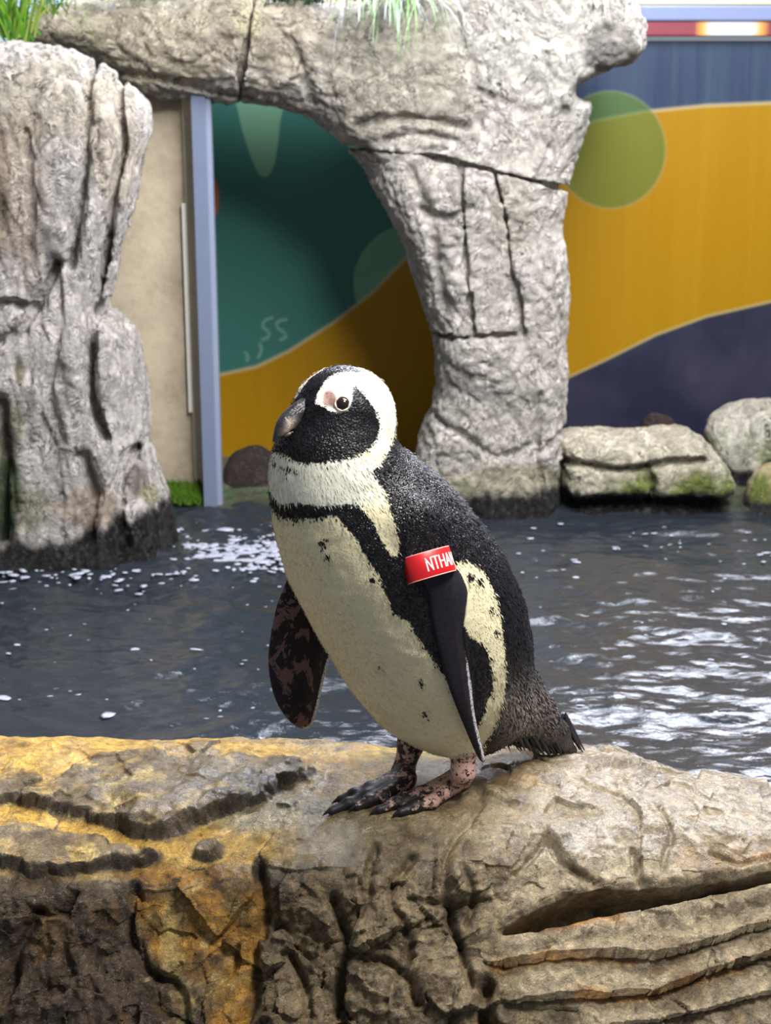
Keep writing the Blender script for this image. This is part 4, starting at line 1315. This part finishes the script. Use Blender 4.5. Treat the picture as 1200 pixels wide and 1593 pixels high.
# ---- tail feathers, a stiff fan resting on the rock
MAT_TAIL = plain('tail_quill', (26, 22, 28), 0.45, 0.3, 120)
R_ = random.Random(31)
tdir = K(900, 1180) - K(848, 1090); tdir /= np.linalg.norm(tdir)
for k in range(34):
    q = k / 33
    x = 806 + 103 * q ** 0.8; y = 1166 + 14 * math.sin(q * 2.2) + 0.5 * R_.uniform(-3, 3)
    s = 0.058 * (1 - q) * (1 if k % 3 else -1) + R_.uniform(-.006, .006)
    tip = K(x, y, s)
    tip[2] = max(tip[2], rock_z(tip) + 0.0015)
    d = tdir + np.array([R_.gauss(0, .06), R_.gauss(0, .06), R_.gauss(0, .05)]); d /= np.linalg.norm(d)
    L = R_.uniform(0.065, 0.09) * (0.6 + 0.4 * q)
    root = tip - d * L
    sd = np.cross(d, pl_ * 0.7 + up * 0.5); sd /= np.linalg.norm(sd); nn = np.cross(sd, d)
    V = []; F = []
    S = 8
    for i in range(S + 1):
        q2 = i / S
        wv = 0.0052 * (1 - q2 ** 2.5) + 0.0004
        cpt = root + d * L * q2
        for e, hh in ((-1, 0), (0, 0.0014), (1, 0), (0, -0.0014)):
            V.append(cpt + sd * wv * e + nn * hh)
    for i in range(S):
        for k2 in range(4):
            F.append((i * 4 + k2, i * 4 + (k2 + 1) % 4, (i + 1) * 4 + (k2 + 1) % 4, (i + 1) * 4 + k2))
    link('tail_feather', make_mesh('tail_feather', np.array(V), np.array(F)), MAT_TAIL, penguin)

# ---- short plumage standing off the skin
def plumage():
    R = np.random.default_rng(21)
    ok = np.nonzero((flipm < -0.003) & (legm < 1.0) & (BV[:, 2] > PO[2] + 0.03))[0]
    bcen = BB
    ok = ok[np.linalg.norm(BV[ok] - bcen, axis=1) > 0.026]
    ok = ok[np.linalg.norm(BV[ok] - ep, axis=1) > 0.016]
    idx = R.choice(ok, 62000)
    P = BV[idx] + R.normal(0, 0.0009, (len(idx), 3)); N = BN[idx]
    fl = np.repeat((0.75 * (BC[-1][0] - BC[1][0]) / np.linalg.norm(BC[-1][0] - BC[1][0]) - 0.35 * up - 0.2 * pf)[None], len(P), 0)
    rad = P - BT
    hw = np.exp(-(np.linalg.norm(P - HC, axis=1) / 0.085) ** 4)[:, None]
    fl = fl * (1 - hw) + hw * (rad / (np.linalg.norm(rad, axis=1, keepdims=True)) - 0.3 * up)
    tl = sstep(780, 840, BQ[idx, 0])[:, None]
    td = (K(905, 1178) - K(790, 1060)); td /= np.linalg.norm(td)
    fl = fl * (1 - tl) + td * tl
    fl = fl + R.normal(0, 0.11, fl.shape)
    fl = fl - (fl * N).sum(1)[:, None] * N
    fl /= np.linalg.norm(fl, axis=1, keepdims=True) + 1e-9
    sd = np.cross(N, fl)
    b = blk[idx] + R.normal(0, 2.2, len(idx))
    isb = b < 0
    rp = np.clip(rump[idx], 0, 1)
    belly = (~isb) & (BQ[idx, 1] > 800)
    edge_ = np.exp(-(blk[idx] / 7.0) ** 2)
    L = np.where(isb, 0.0062, np.where(belly, 0.0035 + 0.006 * edge_, 0.0085)) * R.uniform(0.6, 1.3, len(idx)) * (1 - 0.55 * hw[:, 0]) + 0.010 * rp * R.uniform(0.4, 1.2, len(idx))
    W = np.where(isb, 0.0010, 0.00055) * R.uniform(0.7, 1.3, len(idx)) * (1 - 0.3 * hw[:, 0])
    lift = np.where(isb, 0.0012, np.where(belly, 0.0003 + 0.0006 * edge_, 0.0004)) * R.uniform(0.2, 1.4, len(idx)) * (1 - 0.75 * hw[:, 0])
    p0 = P - N * 0.0004
    p1 = P + fl * (L * 0.5)[:, None] + N * (lift * 0.8)[:, None]
    p2 = P + fl * L[:, None] + N * lift[:, None]
    V = np.stack([p0, p1 - sd * W[:, None], p2, p1 + sd * W[:, None]], 1).reshape(-1, 3)
    F = np.arange(len(V)).reshape(-1, 4)
    cw = wh[idx] * R.uniform(0.85, 1.08, (len(idx), 1))
    cb = lin((14, 13, 17))[None] * R.uniform(0.6, 1.9, (len(idx), 1))
    g = (rp * (R.random(len(idx)) < 0.75))[:, None]
    cb = cb * (1 - g) + lin((150, 140, 134)) * g * R.uniform(0.5, 1.2, (len(idx), 1))
    cc = np.where(isb[:, None], cb, cw)
    cc = np.repeat(cc, 4, 0)
    me = make_mesh('plumage', V, F, dict(Col=cc, rgh=np.repeat(0.42 + 0.5 * hw[:, 0] + 0.08 * (~isb), 4)), smooth=False)
    t = NT('short_feathers')
    o = link('plumage', me, t.out(t.attr('Col', True), t.attr('rgh'), Specular_IOR_Level=0.25), penguin, kind='stuff')
    return o
plumage()

# ragged dark tufts under the belly, between the legs
def tufts():
    R = random.Random(8)
    Vs, Fs = [], []
    off = 0
    for k in range(60):
        if k < 24: x, y, s = R.uniform(655, 685), R.uniform(1143, 1153), 0.0
        elif k < 36: x, y, s = R.uniform(712, 735), R.uniform(1145, 1155), 0.075
        else: x, y, s = R.uniform(775, 835), R.uniform(1140, 1160), R.uniform(0.02, 0.05)
        p = K(x, y, s); l = R.uniform(0.012, 0.026)
        d = np.array([R.gauss(0, .2) + (0.4 if k >= 36 else 0), R.gauss(0, .15), -1.0]); d /= np.linalg.norm(d)
        a = cR * 0.0022
        Vs += [p - a, p + a, p + d * l, p + np.array([0, 0.003, 0])]
        Fs += [(off, off + 1, off + 2), (off + 1, off + 3, off + 2), (off + 3, off, off + 2)]; off += 4
    link('belly_tufts', make_mesh('belly_tufts', np.array(Vs), np.array(Fs), smooth=False), MAT_TAIL, penguin, kind='stuff')
tufts()

# ---- red band around the near flipper, with its lettering
def band():
    c0 = K(667, 879, S_NEAR - 0.005)
    ax = K(684, 929, S_NEAR) - K(655, 832, S_NEAR); ax /= np.linalg.norm(ax)          # along the flipper
    vw = c0 - CAM; vw /= np.linalg.norm(vw)
    ax = ax - (ax @ vw + 0.03) * vw; ax /= np.linalg.norm(ax)      # it sits square to the line of sight
    wd = np.cross(ax, pl_ * 0.8 - vw * 0.2); wd /= np.linalg.norm(wd)
    if (proj((c0 + wd * 0.01)[None]) - proj(c0[None]))[0, 0] < 0: wd = -wd
    nn = np.cross(wd, ax); nn = nn if nn @ pl_ > 0 else -nn
    # the band is cut square; tilt its plane so that it rises to the right as it sits
    sl = 0.0
    a, b = 0.0320, 0.0185
    H = 0.0160
    def at(th, z, off=0.0):
        ct, st = math.cos(th), math.sin(th)
        e = 2.1
        r = (abs(ct) ** e + abs(st) ** e) ** (-1 / e)
        x, y = (a + off) * r * ct, (b + off) * r * st
        return c0 + wd * x + nn * y + ax * z
    NSEG = 72
    V = []; F = []
    prof = [(-H, 0), (H, 0), (H, 0.0016), (H * 0.93, 0.0021), (-H * 0.93, 0.0021), (-H, 0.0016)]
    for i in range(NSEG):
        for z, o in prof:
            V.append(at(2 * math.pi * i / NSEG, z, o))
    m = len(prof)
    for i in range(NSEG):
        for k in range(m):
            F.append((i * m + k, ((i + 1) % NSEG) * m + k, ((i + 1) % NSEG) * m + (k + 1) % m, i * m + (k + 1) % m))
    F = np.array(F); V = np.array(V)
    nrm = vnormals(V, F)
    if ((V - c0) * nrm).sum() < 0: F = F[:, ::-1]
    t = NT('red_plastic')
    bo = link('flipper_band', make_mesh('flipper_band', V, F), t.out(L4((188, 22, 28)), 0.32), penguin, label='red plastic band with white lettering')
    edge = t = NT('band_edge')
    MAT_ED = t.out(L4((240, 160, 150)), 0.4)
    for z in (-H, H):
        V = []; F = []
        for i in range(NSEG):
            for dz, o in ((-0.0006, 0.0002), (0.0006, 0.0002), (0.0006, 0.0019), (-0.0006, 0.0019)):
                V.append(at(2 * math.pi * i / NSEG, z + dz, o))
        for i in range(NSEG):
            for k in range(4):
                F.append((i * 4 + k, ((i + 1) % NSEG) * 4 + k, ((i + 1) % NSEG) * 4 + (k + 1) % 4, i * 4 + (k + 1) % 4))
        link('rim', make_mesh('rim', np.array(V), np.array(F)), MAT_ED, bo)
    # letters as raised strokes on a 0..1 box, following the band
    G = {'N': [((0, 0), (0, 1)), ((0, 1), (1, 0)), ((1, 0), (1, 1))], 'T': [((0, 1), (1, 1)), ((.5, 0), (.5, 1))], 'H': [((0, 0), (0, 1)), ((1, 0), (1, 1)), ((0, .5), (1, .5))],
         'A': [((0, 0), (.5, 1)), ((.5, 1), (1, 0)), ((.2, .35), (.8, .35))], 'D': [((0, 0), (0, 1)), ((0, 1), (.6, 1)), ((.6, 1), (1, .7)), ((1, .7), (1, .3)), ((1, .3), (.6, 0)), ((.6, 0), (0, 0))]}
    # arc length table so that letters keep their size round the bend
    th = np.linspace(math.pi, -0.6, 600)
    pts = np.array([at(x, 0, 0.0021) for x in th]); sl_ = np.concatenate([[0], np.cumsum(np.linalg.norm(np.diff(pts, axis=0), axis=1))])
    def surf(s, z, lift):
        return at(float(np.interp(s, sl_, th)), z, 0.0021 + lift)
    text = 'NTHANDA'
    lw, gap, lh = 0.0070, 0.0027, 0.0150
    start = float(np.interp(0, [0, 1], [0, 1]))
    # first letter starts near the middle of the outer face
    mid = float(np.interp(-math.pi / 2, -th, sl_))
    s0 = mid - 0.0125
    t = NT('band_letters'); MAT_W = t.out(L4((236, 226, 216)), 0.4)
    for k, ch in enumerate(text):
        V = []; F = []
        for (x0, y0), (x1, y1) in G[ch]:
            p0 = np.array([s0 + k * (lw + gap) + x0 * lw, -(y0 - .5) * lh]); p1 = np.array([s0 + k * (lw + gap) + x1 * lw, -(y1 - .5) * lh])
            d = p1 - p0; L = np.linalg.norm(d); d /= L
            p0 = p0 - d * 0.0009; p1 = p1 + d * 0.0009
            q = np.array([-d[1], d[0]]) * 0.00105
            S = 5
            o = len(V)
            for i in range(S + 1):
                c = p0 + (p1 - p0) * i / S
                for sg in (-1, 1):
                    V.append(surf(c[0] + sg * q[0], c[1] + sg * q[1], 0.0002))
                for sg in (1, -1):
                    V.append(surf(c[0] + sg * q[0], c[1] + sg * q[1], -0.0006))
            for i in range(S):
                for j in range(4):
                    F.append((o + i * 4 + j, o + i * 4 + (j + 1) % 4, o + (i + 1) * 4 + (j + 1) % 4, o + (i + 1) * 4 + j))
        link('letter', make_mesh('letter', np.array(V), np.array(F), smooth=False), MAT_W, bo)
band()
set_base(penguin, tuple(PO))

# ================================================================== grass tufts on the arch
def tuft(name, label, bases, n, seed, cols, group):
    R = random.Random(seed)
    Vs, Fs, Cs = [], [], []
    off = 0
    for k in range(n):
        (bx, by, bz), spread, rise, droop, ln, w = R.choice(bases)
        p = np.array([bx + R.gauss(0, spread), by + R.gauss(0, 0.012), bz + R.gauss(0, 0.008)])
        a = R.uniform(0, 2 * math.pi)
        d = np.array([math.cos(a) * 0.6, -abs(math.sin(a)) * 0.55 - 0.1, rise * R.uniform(0.5, 1.3)])
        d /= np.linalg.norm(d)
        l = ln * R.uniform(0.5, 1.1); S = 9
        col = lin(R.choice(cols)) * R.uniform(0.75, 1.2)
        side = np.cross(d, [0, -1, 0.3]); side /= np.linalg.norm(side) + 1e-9
        for s in range(S + 1):
            t = s / S
            ww = w * R.uniform(0.9, 1.0) * (1 - t) ** 0.7 + 0.0003
            Vs += [p - side * ww, p + side * ww]
            Cs += [col, col]
            d = d + np.array([0, 0, -droop / S * R.uniform(0.7, 1.3)])
            d /= np.linalg.norm(d)
            p = p + d * l / S
        for s in range(S):
            o = off + 2 * s
            Fs.append((o, o + 1, o + 3, o + 2))
        off += 2 * (S + 1)
    me = make_mesh(name, np.array(Vs), np.array(Fs), dict(Col=np.array(Cs)))
    return link(name, me, MAT_GRASS, None, label, 'grass', group)
t = NT('grass_blade')
MAT_GRASS = t.out(t.attr('Col', True), 0.45)
t.b.inputs['Subsurface Weight'].default_value = 0.0
g1 = PY(22, 62, 4.30); g1b = PY(60, 45, 4.42)
tuft('grass_tuft', 'bright green grass tuft behind the top of the rock cliff',
     [(tuple(g1), 0.022, 1.6, 0.6, 0.24, 0.0035), (tuple(g1), 0.03, 1.8, 0.5, 0.24, 0.0035), (tuple(PY(75, 20, 4.40)), 0.03, 0.9, 1.9, 0.30, 0.0014)], 110, 4,
     [(90, 150, 30), (120, 176, 50), (60, 116, 24), (150, 170, 80)], 'grass tufts on the rock arch')
tuft('grass_tuft', 'green and white grass tuft hanging over the top of the arch capstone',
     [(tuple(PY(610, -22, 4.42)), 0.05, 0.35, 3.2, 0.26, 0.0028), (tuple(PY(645, -22, 4.42)), 0.03, 0.2, 3.6, 0.34, 0.0018), (tuple(PY(580, -20, 4.42)), 0.045, 0.5, 3.0, 0.2, 0.0028)], 110, 9,
     [(96, 150, 50), (70, 130, 34), (190, 205, 205), (150, 186, 140), (176, 190, 206)], 'grass tufts on the rock arch')
tuft('grass_tuft', 'dark green low plant along the top edge of the capstone',
     [(tuple(PY(480, -6, 4.56)), 0.09, 0.6, 2.2, 0.09, 0.005)], 130, 12, [(24, 52, 26), (34, 66, 30), (20, 40, 26)], 'grass tufts on the rock arch')
tuft('grass_tuft', 'dark green low plant along the top edge of the lintel',
     [(tuple(PY(200, -10, 4.5)), 0.10, 0.7, 2.0, 0.10, 0.003)], 90, 13, [(50, 84, 30), (34, 66, 30), (120, 150, 60)], 'grass tufts on the rock arch')
